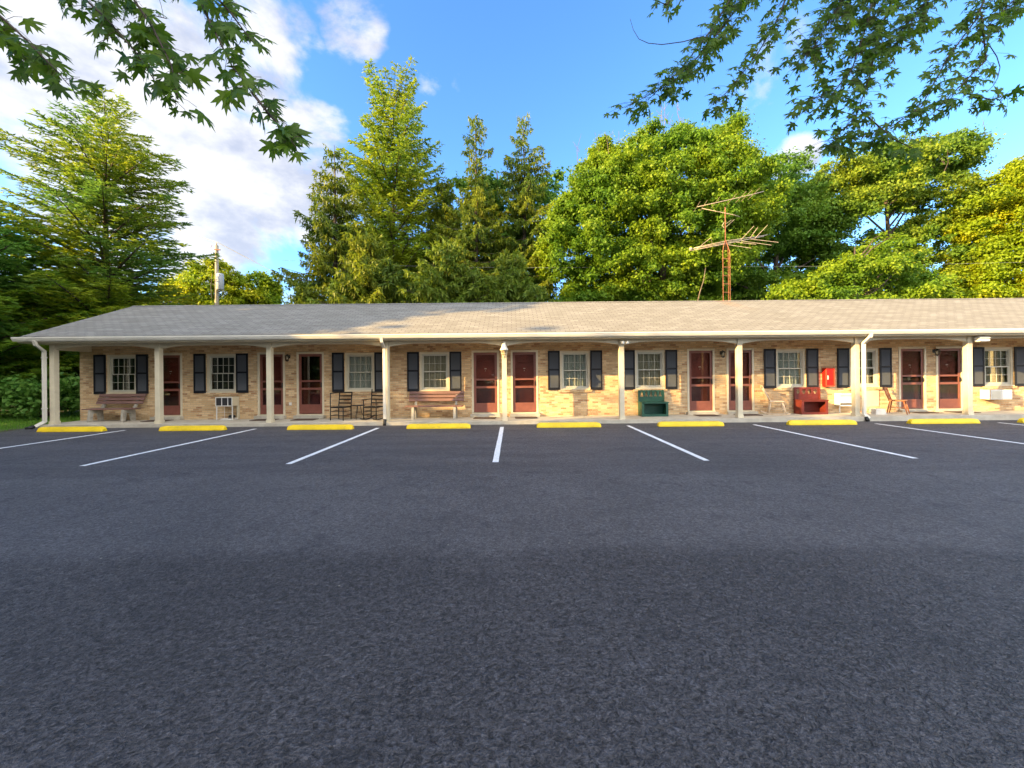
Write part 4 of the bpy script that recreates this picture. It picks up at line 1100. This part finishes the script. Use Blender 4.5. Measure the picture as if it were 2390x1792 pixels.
LM = {
 'maple': m_leaf('leaf_maple', (0.15, 0.25, 0.012), (0.27, 0.36, 0.018), .50, (0.12, 0.23, 0.016)),
 'maple2': m_leaf('leaf_maple_dark', (0.11, 0.22, 0.018), (0.21, 0.31, 0.022), .48, (0.10, 0.21, 0.024)),
 'gold': m_leaf('leaf_gold', (0.29, 0.34, 0.008), (0.41, 0.41, 0.010), .50, (0.21, 0.30, 0.010)),
 'ash': m_leaf('leaf_ash', (0.14, 0.22, 0.016), (0.27, 0.33, 0.022), .48, (0.11, 0.20, 0.018)),
 'spruce': m_leaf('needle_spruce', (0.12, 0.17, 0.012), (0.26, 0.28, 0.014), .45, (0.08, 0.14, 0.016)),
 'larch': m_leaf('needle_larch', (0.21, 0.28, 0.014), (0.33, 0.37, 0.018), .48, (0.17, 0.26, 0.018)),
 'hemlock': m_leaf('needle_hemlock', (0.16, 0.24, 0.016), (0.32, 0.36, 0.014), .50, (0.11, 0.22, 0.032)),
 'shrub': m_leaf('leaf_shrub', (0.08, 0.22, 0.034), (0.17, 0.32, 0.05), .40),
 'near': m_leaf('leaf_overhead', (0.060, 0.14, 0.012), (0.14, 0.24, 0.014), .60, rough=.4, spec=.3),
 'hemlock_shade_lift': m_leaf('needle_hemlock_shade_lift', (0.16, 0.30, 0.030), (0.30, 0.40, 0.024), .55, (0.13, 0.29, 0.045)),  # hemlock needles with a lightened colour that offsets the shade at low left
 'dark': m_leaf('needle_dark', (0.085, 0.15, 0.014), (0.17, 0.22, 0.018), .42),
 'shade': m_leaf('leaf_offframe', (0.10, 0.14, 0.03), (0.16, 0.20, 0.04), .25),
}
BG = 'trees behind the motel'
# ---- left group
p = at(230, 640, 19); conifer('hemlock_tree', 'tall feathery hemlock behind the left end of the motel, lit gold at its upper left', 'tree', (p.x, 19, 0), at(235, 218, 19).z, [(0, 3.6), (.2, 4.2), (.42, 4.0), (.6, 3.5), (.75, 2.8), (.88, 1.8), (1, .4)], LM['hemlock'], 'hemlock', 40, 7, .08, BG, r0=.24, leaf=(.15, .026), dens=.95, skip=.12)
p = at(-60, 640, 15.5); conifer('hemlock_tree', 'hemlock cut off by the left edge with dark low boughs over the shrubs', 'tree', (p.x - .8, 15.5, 0), at(-20, 425, 15.5).z, [(0, 3.6), (.2, 4.6), (.5, 4.2), (.75, 3.0), (1, .5)], LM['hemlock_shade_lift'], 'hemlock', 34, 7, .04, BG, r0=.2, leaf=(.15, .030), dens=1.05, skip=.1)
p = at(95, 700, 20.5); conifer('hemlock_tree', 'low dark hemlock filling the gap left of the motel gable', 'tree', (p.x, 20.5, 0), 6.6, [(0, 4.0), (.5, 3.6), (1, .6)], LM['hemlock_shade_lift'], 'hemlock', 26, 9, .03, BG, r0=.18, leaf=(.15, .035), dens=1.3)
leafy_tree('maple_tree', 'sunlit yellow green maple behind the utility pole', 'tree', [(335, 700), (330, 640), (375, 610), (400, 575), (440, 556), (480, 562), (515, 580), (532, 615), (540, 700)], 32, 2.4, .75, LM['gold'], 420, .10, BG, r0=.2, count=1.7)
leafy_tree('maple_tree', 'small yellow green maple right of the utility pole', 'tree', [(530, 700), (528, 640), (545, 600), (560, 580), (590, 592), (606, 625), (604, 700)], 33, 1.8, .65, LM['gold'], 420, .10, BG, r0=.16, count=1.8)
leafy_tree('maple_tree', 'golden lit maple seen through the lower boughs of the tall hemlock', 'tree', [(60, 700), (50, 640), (100, 590), (180, 580), (260, 600), (320, 650), (330, 700)], 36, 2.6, 1.3, LM['gold'], 170, .16, BG, r0=.2)
# ---- centre conifers
p = at(725, 640, 22); conifer('spruce_tree', 'spruce with long drooping boughs, leftmost of the centre conifers', 'tree', (p.x, 22, 0), at(727, 308, 22).z, [(0, 2.8), (.4, 3.0), (.6, 2.6), (.78, 1.6), (.9, .8), (1, .10)], LM['spruce'], 'spruce', 17, 6, .25, BG, leaf=(.12, .034), dens=1.6)
p = at(852, 640, 25); conifer('larch_tree', 'tallest pale green larch with open irregular top left of the middle', 'tree', (p.x, 25, 0), at(868, 203, 25).z, [(0, 2.8), (.45, 3.2), (.60, 3.5), (.75, 3.2), (.86, 2.7), (.95, 2.1), (1, 1.0)], LM['larch'], 'larch', 28, 7, .30, BG, leaf=(.14, .040), dens=1.5, skip=.22, asc=.26)
p = at(1030, 640, 24); conifer('spruce_tree', 'slim spruce with a ragged gappy spire behind the middle of the roof', 'tree', (p.x, 24, 0), at(1028, 252, 24).z, [(0, 2.8), (.45, 2.6), (.62, 2.1), (.68, 1.9), (.74, 1.0), (.80, .7), (.86, .45), (.885, 1.35), (.90, 1.2), (.93, .8), (.965, .35), (1, .12)], LM['spruce'], 'spruce', 25, 5, .25, BG, leaf=(.12, .034), dens=1.5)
p = at(1134, 640, 25); conifer('spruce_tree', 'slim sharp topped spruce just left of the big yellow green maple', 'tree', (p.x, 25, 0), at(1133, 248, 25).z, [(0, 2.8), (.5, 2.4), (.7, 1.9), (.82, 1.55), (.92, 1.0), (1, .12)], LM['spruce'], 'spruce', 24, 5, .25, BG, leaf=(.12, .034), dens=1.5)
# fillers
p = at(960, 640, 27); conifer('spruce_tree', 'broad lower spruce between the larch and the gappy spire', 'tree', (p.x, 27, 0), at(955, 392, 27).z, [(0, 3.0), (.5, 2.6), (.8, 1.6), (1, .25)], LM['spruce'], 'spruce', 34, 8, .2, BG, leaf=(.15, .042), dens=1.1)
leafy_tree('broadleaf_tree', 'mid green broadleaf tree between the two slim spruces', 'tree', [(930, 700), (935, 600), (945, 500), (955, 440), (985, 400), (1010, 380), (1060, 385), (1085, 400), (1110, 395), (1165, 375), (1190, 350), (1215, 375), (1225, 450), (1200, 560), (1210, 700)], 28.5, 2.6, 1.25, LM['maple2'], 230, .14, BG, holes=((1150, 470, 14), (1100, 610, 12)))
leafy_tree('broadleaf_tree', 'mid green broadleaf tree behind the base of the larch and left spruce', 'tree', [(690, 700), (685, 620), (700, 560), (730, 500), (780, 470), (830, 490), (890, 510), (930, 560), (940, 700)], 28, 2.4, 1.2, LM['maple'], 210, .14, BG, holes=((745, 600, 12), (850, 620, 10)))
p = at(800, 640, 20.0); conifer('spruce_tree', 'low dark spruce in front of the larch just above the ridge', 'tree', (p.x, 20.0, 0), at(800, 515, 20).z, [(0, 3.6), (.5, 3.0), (.8, 1.8), (1, .3)], LM['spruce'], 'spruce', 26, 8, .2, BG, leaf=(.14, .042), dens=1.2)
p = at(965, 640, 19.8); conifer('spruce_tree', 'low dark spruce below the gappy spire just above the ridge', 'tree', (p.x, 19.8, 0), at(965, 530, 19.8).z, [(0, 3.4), (.5, 3.0), (.8, 1.9), (1, .3)], LM['dark'], 'spruce', 26, 8, .2, BG, leaf=(.14, .042), dens=1.2)
p = at(1105, 640, 19.6); conifer('spruce_tree', 'low dark spruce left of the big maple just above the ridge', 'tree', (p.x, 19.6, 0), at(1105, 555, 19.6).z, [(0, 3.0), (.5, 2.7), (.8, 1.7), (1, .3)], LM['dark'], 'spruce', 24, 8, .2, BG, leaf=(.14, .042), dens=1.2)
p = at(660, 655, 19.6); conifer('spruce_tree', 'short spruce tip at the ridge left of the centre conifers', 'tree', (p.x, 19.6, 0), at(660, 622, 19.6).z, [(0, 2.2), (.6, 1.6), (1, .2)], LM['spruce'], 'spruce', 22, 8, .3, BG, leaf=(.13, .040), dens=1.2)
# ---- right broadleaf trees
leafy_tree('maple_tree', 'big bright yellow green maple filling the sky right of the middle', 'tree',
    [(1195, 700), (1190, 655), (1215, 620), (1165, 590), (1155, 530), (1175, 480), (1200, 440), (1225, 400), (1235, 362), (1262, 345), (1280, 315), (1298, 290), (1312, 320), (1345, 310), (1375, 290), (1405, 278), (1430, 300), (1455, 275), (1490, 280), (1515, 300), (1530, 270), (1565, 268), (1598, 290), (1600, 330), (1640, 350), (1680, 390), (1700, 440), (1660, 480), (1640, 540), (1600, 600), (1560, 640), (1520, 700)],
    22.5, 3.4, .60, LM['maple'], 760, .070, BG, r0=.34, bark='bark_pale', twigs=34, holes=((1505, 595, 10), (1300, 610, 7)), count=2.1)
leafy_tree('maple_tree', 'darker green maple behind the antenna', 'tree',
    [(1540, 700), (1550, 600), (1580, 500), (1610, 430), (1640, 360), (1660, 345), (1700, 338), (1738, 350), (1745, 375), (1780, 400), (1790, 500), (1800, 600), (1820, 700)],
    26, 2.6, .70, LM['maple2'], 560, .080, BG, r0=.3, holes=((1635, 545, 11), (1690, 555, 14), (1600, 570, 9), (1720, 600, 14), (1705, 480, 9)), count=1.6)
leafy_tree('broadleaf_tree', 'wide airy tree with open sky gaps right of the antenna', 'tree',
    [(1730, 700), (1740, 600), (1715, 500), (1710, 420), (1740, 395), (1770, 375), (1795, 335), (1830, 350), (1880, 325), (1920, 305), (1960, 310), (2010, 288), (2050, 300), (2110, 315), (2100, 360), (2070, 400), (2120, 440), (2110, 520), (2090, 700)],
    26, 3.0, .64, LM['ash'], 560, .078, BG, r0=.26, holes=((1850, 480, 22), (1915, 480, 24), (1890, 520, 20), (1820, 530, 18), (1980, 450, 20), (2030, 530, 26), (2070, 550, 22), (1990, 400, 14), (2000, 590, 12), (1900, 640, 12), (1780, 590, 10)), twigs=12, count=1.7)
leafy_tree('broadleaf_tree', 'lower green tree in front of the airy tree near the ridge', 'tree',
    [(1640, 700), (1650, 620), (1700, 600), (1760, 590), (1800, 560), (1860, 530), (1900, 500), (1960, 510), (1980, 560), (2020, 600), (2050, 640), (2060, 700)],
    20.5, 1.6, .58, LM['maple'], 700, .068, BG, r0=.2, holes=((1890, 610, 14), (1720, 580, 12)), count=.9)
leafy_tree('maple_tree', 'golden yellow tree cut off by the right edge', 'tree',
    [(2040, 700), (2030, 640), (2065, 580), (2090, 520), (2085, 470), (2105, 420), (2150, 380), (2190, 350), (2230, 320), (2300, 300), (2420, 330), (2480, 450), (2480, 700)],
    23, 3.0, .68, LM['gold'], 680, .072, BG, r0=.3, count=1.9)
leafy_tree('broadleaf_tree', 'dark understory tree behind the big maple trunk', 'tree', [(1180, 700), (1200, 620), (1300, 570), (1450, 560), (1560, 580), (1640, 600), (1680, 700)], 27.5, 1.8, 1.2, LM['maple2'], 200, .14, BG, r0=.2)
leafy_tree('broadleaf_tree', 'low dark thicket tree behind the ridge right of the antenna', 'tree', [(1650, 700), (1680, 640), (1760, 620), (1900, 625), (2000, 610), (2120, 620), (2200, 700)], 29, 1.8, 1.2, LM['maple2'], 190, .15, BG, r0=.2)
# broken trunk behind the ridge
b = MB(); q = [at(893, 655, 21), at(903, 640, 21), at(912, 625, 21), at(925, 616, 21)]
b.tube([(q[0].x - .3, 21, 0)] + q, [.30, .26, .20, .14, .05], 8); tag(b.build('broken_trunk', M['bark']), 'grey broken leaning trunk just above the ridge left of the middle', 'trunk')

# ---- shrubs at the left end
def shrub(x, y, h, w_, label, leafm, size=.07, dens=900, spread=1.0):
    e = empty('shrub', (x, y, 0), 0, label, 'shrub'); cs = []; rs = []
    for k in range(int(16 * w_ * h)):
        a_ = random.random() * 6.28; rr = w_ * math.sqrt(random.random()) * .8; z = h * (.15 + .75 * random.random() * (1 - (rr / w_)**2 * .6))
        cs.append((rr*math.cos(a_), rr*math.sin(a_), z)); rs.append(random.uniform(.22, .42))
    V = puff_leaves(np.array(cs), rs, dens, size, .7, .5)
    mesh_from(V, 'foliage', leafm, e)
    b = MB()
    for c in random.sample(cs, min(14, len(cs))): b.tube([(0, 0, 0), (c[0]*.4, c[1]*.4, c[2]*.6), c], [.025, .015, .006], 5)
    b.build('stems', M['bark'], e); return e
shrub(-18.3, 15.0, 1.9, 1.5, 'rounded broadleaf shrub at the left edge beside the lawn', LM['shrub'], .075)
shrub(-20.6, 16.6, 2.3, 1.7, 'taller dark shrub behind the rounded shrub at the left edge', LM['shrub'], .08, 700)
shrub(-17.3, 16.6, 2.2, 1.3, 'dark shrub seen between the left post and the brick corner', LM['shrub'], .08, 800)
shrub(-16.4, 19.0, 2.6, 1.6, 'dark shrub farther back behind the left end of the porch', LM['shrub'], .08, 700)
shrub(-22.5, 19.5, 3.0, 2.6, 'wide dark shrub under the hemlock boughs at the far left', LM['shrub'], .10, 420)
# ---- lawn
n = 26000
P = np.stack([rng.uniform(-24, -14.95, n), rng.uniform(10.2, 17.5, n), np.zeros(n)], 1)
keep = (P[:, 0] < -15.28) | (P[:, 1] > 12.5); keep &= ~((P[:, 0] > -15.1) & (P[:, 1] > 13.2)); keep &= (P[:, 0] < -15.0 - np.maximum(0, 11.2 - P[:, 1]) * .9)
P = P[keep]; n = len(P); hgt = rng.uniform(.03, .075, n)
P[:, 2] = hgt - .02
mesh_from(cards(P, np.array([0, 0, 1.0]) + rng.normal(size=(n, 3)) * .28, rng.normal(size=(n, 3)), hgt, np.full(n, .006)), 'grass', M['lawn'], None)
tag(bpy.data.objects['grass'], 'short mown green grass left of the walkway', 'grass', None, 'stuff')

# ------------------------------------------------------------------ overhead maple branches
half = [(0, .56), (.05, .36), (.13, .42), (.085, .24), (.11, .13), (.30, .36), (.27, .22), (.45, .25), (.30, .08), (.18, .0), (.24, -.05), (.36, -.13), (.27, -.19), (.11, -.15), (.02, -.20)]
LEAF = np.array([(x, y) for x, y in half] + [(-x, y) for x, y in half[::-1] if x > 0])
LEAF[:, 1] -= -.20          # stalk end at origin, tip at +y
def maple_leaves(P, D, Nn, S, name, m, parent):
    nl = len(LEAF); n = len(P)
    D = norm(D); X = norm(np.cross(D, Nn)); U = np.cross(X, D)
    V = np.empty((n, nl, 3))
    S = np.asarray(S)[:, None]
    for i, (x, y) in enumerate(LEAF):
        V[:, i] = P + X * (x * S) + D * (y * S) - U * ((abs(x) * .30 + (y - .3)**2 * .5) * S)
    cen = P + D * (.2 * S)
    verts = np.concatenate([V, cen[:, None]], 1).reshape(-1, 3)
    tri = []
    base = np.arange(n) * (nl + 1)
    a = np.arange(nl); b = (a + 1) % nl
    T = np.stack([np.full(nl, nl), a, b], 1)
    F_ = (T[None] + base[:, None, None]).reshape(-1, 3)
    me = bpy.data.meshes.new(name); me.vertices.add(len(verts)); me.vertices.foreach_set('co', verts.reshape(-1).astype(np.float32))
    me.loops.add(len(F_)*3); me.loops.foreach_set('vertex_index', F_.reshape(-1).astype(np.int32))
    me.polygons.add(len(F_)); me.polygons.foreach_set('loop_start', np.arange(0, len(F_)*3, 3, dtype=np.int32)); me.update(calc_edges=True)
    at_ = me.attributes.new('lv', 'FLOAT', 'FACE'); at_.data.foreach_set('value', np.repeat(rng.random(n), nl).astype(np.float32))
    return link_mesh(name, me, m, parent)
def overhead(root, twigs, limb_pts, r_limb, leaf_s, extra=()):
    """twigs: (polyline in photo px with depth, leaf count, scatter radius m)"""
    org = Vector(root.location); wb = MB(); Ps = []; Ds = []; Ns = []; Ss = []
    for pts, cnt, rad in twigs:
        cnt = int(cnt * (1.2 if leaf_s > .14 else 1.5)); rad *= 1.15
        W_ = [at(x, y, d) - org for x, y, d in pts]
        Ps = []; Ds = []; Ns = []; Ss = []
        k = len(W_); wb.tube(W_, [max(.0022, .006 * (1 - i/(k-1)) + .002) for i in range(k)], 6)
        seg = [(W_[i], W_[i+1]) for i in range(k-1)]; ln = [(b - a).length for a, b in seg]; tot = sum(ln)
        for j in range(cnt):
            t = (j + random.random()) / cnt * tot; i = 0
            while i < len(ln) - 1 and t > ln[i]: t -= ln[i]; i += 1
            a, b = seg[i]; p = a.lerp(b, min(1, t / ln[i])); fw = (b - a).normalized()
            off = Vector((random.gauss(0, 1), random.gauss(0, 1), random.gauss(0, .7) - .25)).normalized() * rad * random.uniform(.25, 1.0)
            q = p + off
            wb.tube([p, p + off*.5 + Vector((0, 0, .012)), q], .0014, 3, cap=False)
            d = (off.normalized() * .7 + fw * .6 + Vector((0, 0, -.55)) + Vector((random.gauss(0, .25), random.gauss(0, .25), 0)))
            Ps.append(q); Ds.append(d); Ns.append(Vector((random.gauss(0, .5), random.gauss(-.75, .5), .85))); Ss.append(leaf_s * random.uniform(.6, 1.2))
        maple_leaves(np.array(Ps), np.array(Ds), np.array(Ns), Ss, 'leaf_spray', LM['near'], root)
    for lp, lr in limb_pts: wb.tube([Vector(p) - org for p in lp], lr, 8)
    return wb
def off_crown(root, cs, rs, dens, size, name='crown'):
    V = puff_leaves(np.array(cs), rs, dens, size, .8, .6); return mesh_from(V, name, LM['shade'], root)

tl = empty('maple_tree', (-6.5, -3.5, 0), 0, 'near maple whose big lobed leaves hang in the upper left corner', 'tree', 'near maples overhanging the lot')
tw = [([(-60, -20, 2.3), (40, 70, 2.2), (110, 140, 2.15), (150, 185, 2.1)], 34, .12),
      ([(-40, 60, 2.5), (30, 100, 2.4), (60, 130, 2.4)], 14, .10),
      ([(120, -60, 2.4), (230, 40, 2.3), (300, 120, 2.2), (350, 200, 2.1)], 44, .12),
      ([(250, -60, 2.3), (330, 60, 2.2), (370, 140, 2.15), (385, 215, 2.1)], 36, .10),
      ([(190, -40, 2.5), (280, 20, 2.5), (360, 40, 2.4)], 18, .10),
      ([(400, -80, 2.2), (450, 40, 2.1), (500, 140, 2.0), (545, 200, 1.95)], 22, .10),
      ([(420, -60, 2.2), (500, 30, 2.1), (545, 90, 2.05)], 20, .09),
      ([(545, 200, 1.95), (580, 245, 1.92), (620, 290, 1.9), (640, 320, 1.9)], 20, .10)]
tw += [([(-250, -190, 2.6), (0, -230, 2.5), (250, -220, 2.4), (520, -240, 2.3)], 130, .24), ([(-100, -330, 2.7), (200, -360, 2.6), (500, -340, 2.5)], 110, .34)]
A_ = at(60, -260, 2.4); B_ = at(420, -330, 2.3)
wb = overhead(tl, tw, [([(-6.5, -3.5, 4.6), (-4.4, -1.0, 5.4), (-3.0, 1.2, 4.9), A_, at(-60, -20, 2.3)], [.12, .08, .05, .022, .010]),
      ([(-3.0, 1.2, 4.9), (-1.9, 1.9, 4.6), B_, at(400, -80, 2.2)], [.045, .03, .02, .010]),
      ([A_, at(120, -60, 2.4)], [.018, .009]), ([A_.lerp(B_, .5), at(250, -60, 2.3)], [.014, .009]), ([A_, B_], [.02, .015]), ([A_.lerp(B_, .3), at(190, -40, 2.5)], [.012, .007]), ([B_, at(420, -60, 2.2)], [.012, .007])], .02, .15)
wb.tube([(0, 0, -.1), (.1, .1, 2.5), (0, 0, 4.8), (-.2, -.4, 8.0), (0, -.8, 11)], [.42, .34, .28, .18, .06], 12)
wb.build('trunk', M['bark'], tl)
tr_ = empty('maple_tree', (7.5, -3.5, 0), 0, 'near maple whose many leafy twigs hang across the upper right', 'tree', 'near maples overhanging the lot')
dR = 3.6
def T(*pts): return [(x, y, d) for x, y, d in pts]
tw = [(T((1650, -60, 3.8), (1590, 20, 3.7), (1520, 110, 3.6), (1450, 180, 3.5), (1350, 232, 3.45)), 105, .15),
      (T((1600, -40, 3.7), (1540, 60, 3.6), (1470, 150, 3.5), (1400, 215, 3.45)), 60, .13),
      (T((1480, -50, 3.8), (1440, 10, 3.7), (1400, -5, 3.7)), 10, .10),
      (T((1720, -60, 3.8), (1680, 40, 3.6), (1640, 110, 3.5), (1580, 190, 3.45), (1540, 225, 3.4)), 80, .14),
      (T((1850, -60, 3.9), (1800, 30, 3.7), (1760, 100, 3.6), (1740, 120, 3.5)), 150, .22),
      (T((1900, -60, 3.9), (1870, 60, 3.7), (1840, 150, 3.6), (1800, 200, 3.5), (1750, 215, 3.4)), 150, .20),
      (T((1960, -60, 3.9), (1900, 60, 3.7), (1880, 160, 3.6), (1850, 250, 3.5), (1800, 300, 3.4)), 105, .15),
      (T((2050, -60, 4.0), (1980, 30, 3.8), (1900, 110, 3.7)), 130, .22),
      (T((2150, -60, 4.0), (2110, 40, 3.8), (2050, 120, 3.7), (1990, 230, 3.6), (1900, 290, 3.5), (1780, 305, 3.4)), 120, .14),
      (T((2120, 30, 3.8), (2130, 130, 3.7), (2060, 200, 3.6), (2010, 250, 3.5)), 50, .14),
      (T((2080, 200, 3.6), (2140, 215, 3.5), (2180, 205, 3.5)), 22, .11),
      (T((2250, -60, 4.0), (2180, 10, 3.8), (2130, 60, 3.7)), 50, .16),
      (T((1860, 240, 3.5), (1930, 300, 3.45), (1990, 330, 3.4)), 20, .12)]
tw += [(T((1400, -210, 4.0), (1650, -230, 3.9), (1900, -230, 3.9), (2150, -220, 4.0), (2400, -210, 4.1)), 260, .36), (T((1450, -380, 4.4), (1800, -400, 4.3), (2200, -380, 4.3)), 220, .50)]
A_ = at(1620, -330, 4.0); B_ = at(1950, -330, 4.1); C_ = at(2250, -300, 4.2)
wb = overhead(tr_, tw, [([(7.5, -3.5, 4.8), (6.6, -.5, 6.2), (5.5, 2.2, 6.9), B_, at(1900, -60, 3.9)], [.13, .10, .06, .028, .012]),
      ([B_, A_, at(1650, -60, 3.8)], [.025, .02, .010]), ([A_, at(1600, -40, 3.7)], [.012, .008]), ([A_, at(1480, -50, 3.8)], [.012, .007]), ([A_.lerp(B_, .3), at(1720, -60, 3.8)], [.014, .009]), ([A_.lerp(B_, .7), at(1850, -60, 3.9)], [.014, .009]),
      ([B_, at(1960, -60, 3.9)], [.016, .010]), ([B_, C_, at(2250, -60, 4.0)], [.025, .02, .010]), ([B_.lerp(C_, .4), at(2050, -60, 4.0)], [.014, .009]), ([C_, at(2150, -60, 4.0)], [.014, .009])], .02, .128)
# two bare hanging twigs
wb.tube([at(x, y, 3.6) - Vector(tr_.location) for x, y in ((1520, 78), (1475, 90), (1430, 96), (1400, 93), (1380, 84), (1368, 64), (1361, 40))], [.0045, .004, .0035, .003, .0025, .002, .0015], 5)
wb.tube([at(x, y, 3.65) - Vector(tr_.location) for x, y in ((2120, 90), (2140, 102), (2153, 122), (2160, 145), (2155, 168), (2145, 186), (2130, 200))], [.0045, .004, .004, .0035, .003, .003, .0025], 5)
wb.tube([(0, 0, -.1), (-.1, .1, 2.5), (0, 0, 5.0), (.2, -.4, 8.0), (0, -.8, 11)], [.42, .34, .28, .18, .06], 12)
wb.build('trunk', M['bark'], tr_)

# ------------------------------------------------------------------ trees outside the frame that keep the lot in shade
def shade_tree(x, y, H, w_, zb=2.5, name='maple_tree', lab=None, grp=None, root=None, dens=75, size=.30, wy=None):
    wy = wy or w_
    e = root or empty(name, (x, y, 0), 0, lab, 'tree', grp); cs = []; rs = []
    nz = max(4, int((H - zb) / 1.5))
    for k in range(nz):
        z = zb + 1.0 + (H - 1.3 - zb - 1.0) * k / (nz - 1)
        t = (z - zb) / (H - zb); ww = .72 + .28*math.sin(math.pi * min(1, t*1.15))
        m_ = max(5, int(w_ * wy * ww * .75))
        for j in range(m_):
            a_ = 6.28 * (j + random.random()*.6) / m_; q = random.uniform(.35, .85)
            cs.append((w_*ww*q*math.cos(a_), wy*ww*q*math.sin(a_), z + random.uniform(-.4, .4))); rs.append(random.uniform(1.2, 1.6))
        cs.append((0, 0, z)); rs.append(1.5)
    V = puff_leaves(np.array(cs), rs, dens, size, .85, .75); mesh_from(V, 'crown', LM['shade'], e)
    if root is None:
        b = MB(); tree_wood(b, (0, 0, -.1), (0, 0, H - 1.5), .3, [Vector(c) for c in random.sample(cs, 16)]); b.build('trunk', M['bark'], e)
    return e
G2 = 'maples along the near side of the lot'
shade_tree(0, 0, 14.8, 3.6, 5.6, root=tl)
shade_tree(0, -1.5, 13.0, 2.6, 9.0, root=tr_)
row = [shade_tree(-14 - 5.0*k, -6.5 + .3*math.sin(k*2), 15.0, 3.0, 0.6, lab='broad maple in the row on the near side of the lot', grp=G2) for k in range(3)]
xx = -29.0; k = 0
while xx > -66:
    o = copy_tree(row[k % 3], None, (xx, -6.5 + .25*math.sin(k*1.7), 0), k * 1.1); xx -= 4.9; k += 1
for x_ in (-10.2,):
    copy_tree(row[k % 3], None, (x_, -7.0, 0), k * 1.9); k += 1
G3 = 'tall trees left of the lot'
s1 = shade_tree(-27.5, 6.3, 17.0, 2.9, .8, lab='tall tree left of the lot outside the picture', grp=G3, wy=2.9)
s2 = shade_tree(-29.0, 11.0, 10.8, 3.0, .8, lab='lower tree left of the lot outside the picture', grp=G3)

G4 = 'unseen trees added behind the camera for the window reflections'  # tree line added out of view to keep bright low sky off the panes
f1 = shade_tree(-40, -38, 9.5, 4.0, 0, lab='unseen tree added behind the camera to block low sky in window reflections', grp=G4, dens=40, size=.4)
for k in range(-8, 24):
    if k == 0: continue
    copy_tree(f1, None, (-40 + 6.8*k + .8*math.sin(k*2.1), -38 + 1.5*math.sin(k*1.3), -.4*abs(math.sin(k*1.9))), k * 1.3)

G5 = 'far line of trees beyond the left side of the lot'
for k in range(9):
    o = copy_tree(f1, None, (-64 - 3*math.sin(k*2.3), -26 + 7.2*k, -.5*abs(math.sin(k*1.7))), k * 1.9)
    tag(o, 'far round tree beyond the lawn on the left of the lot', 'tree', G5)
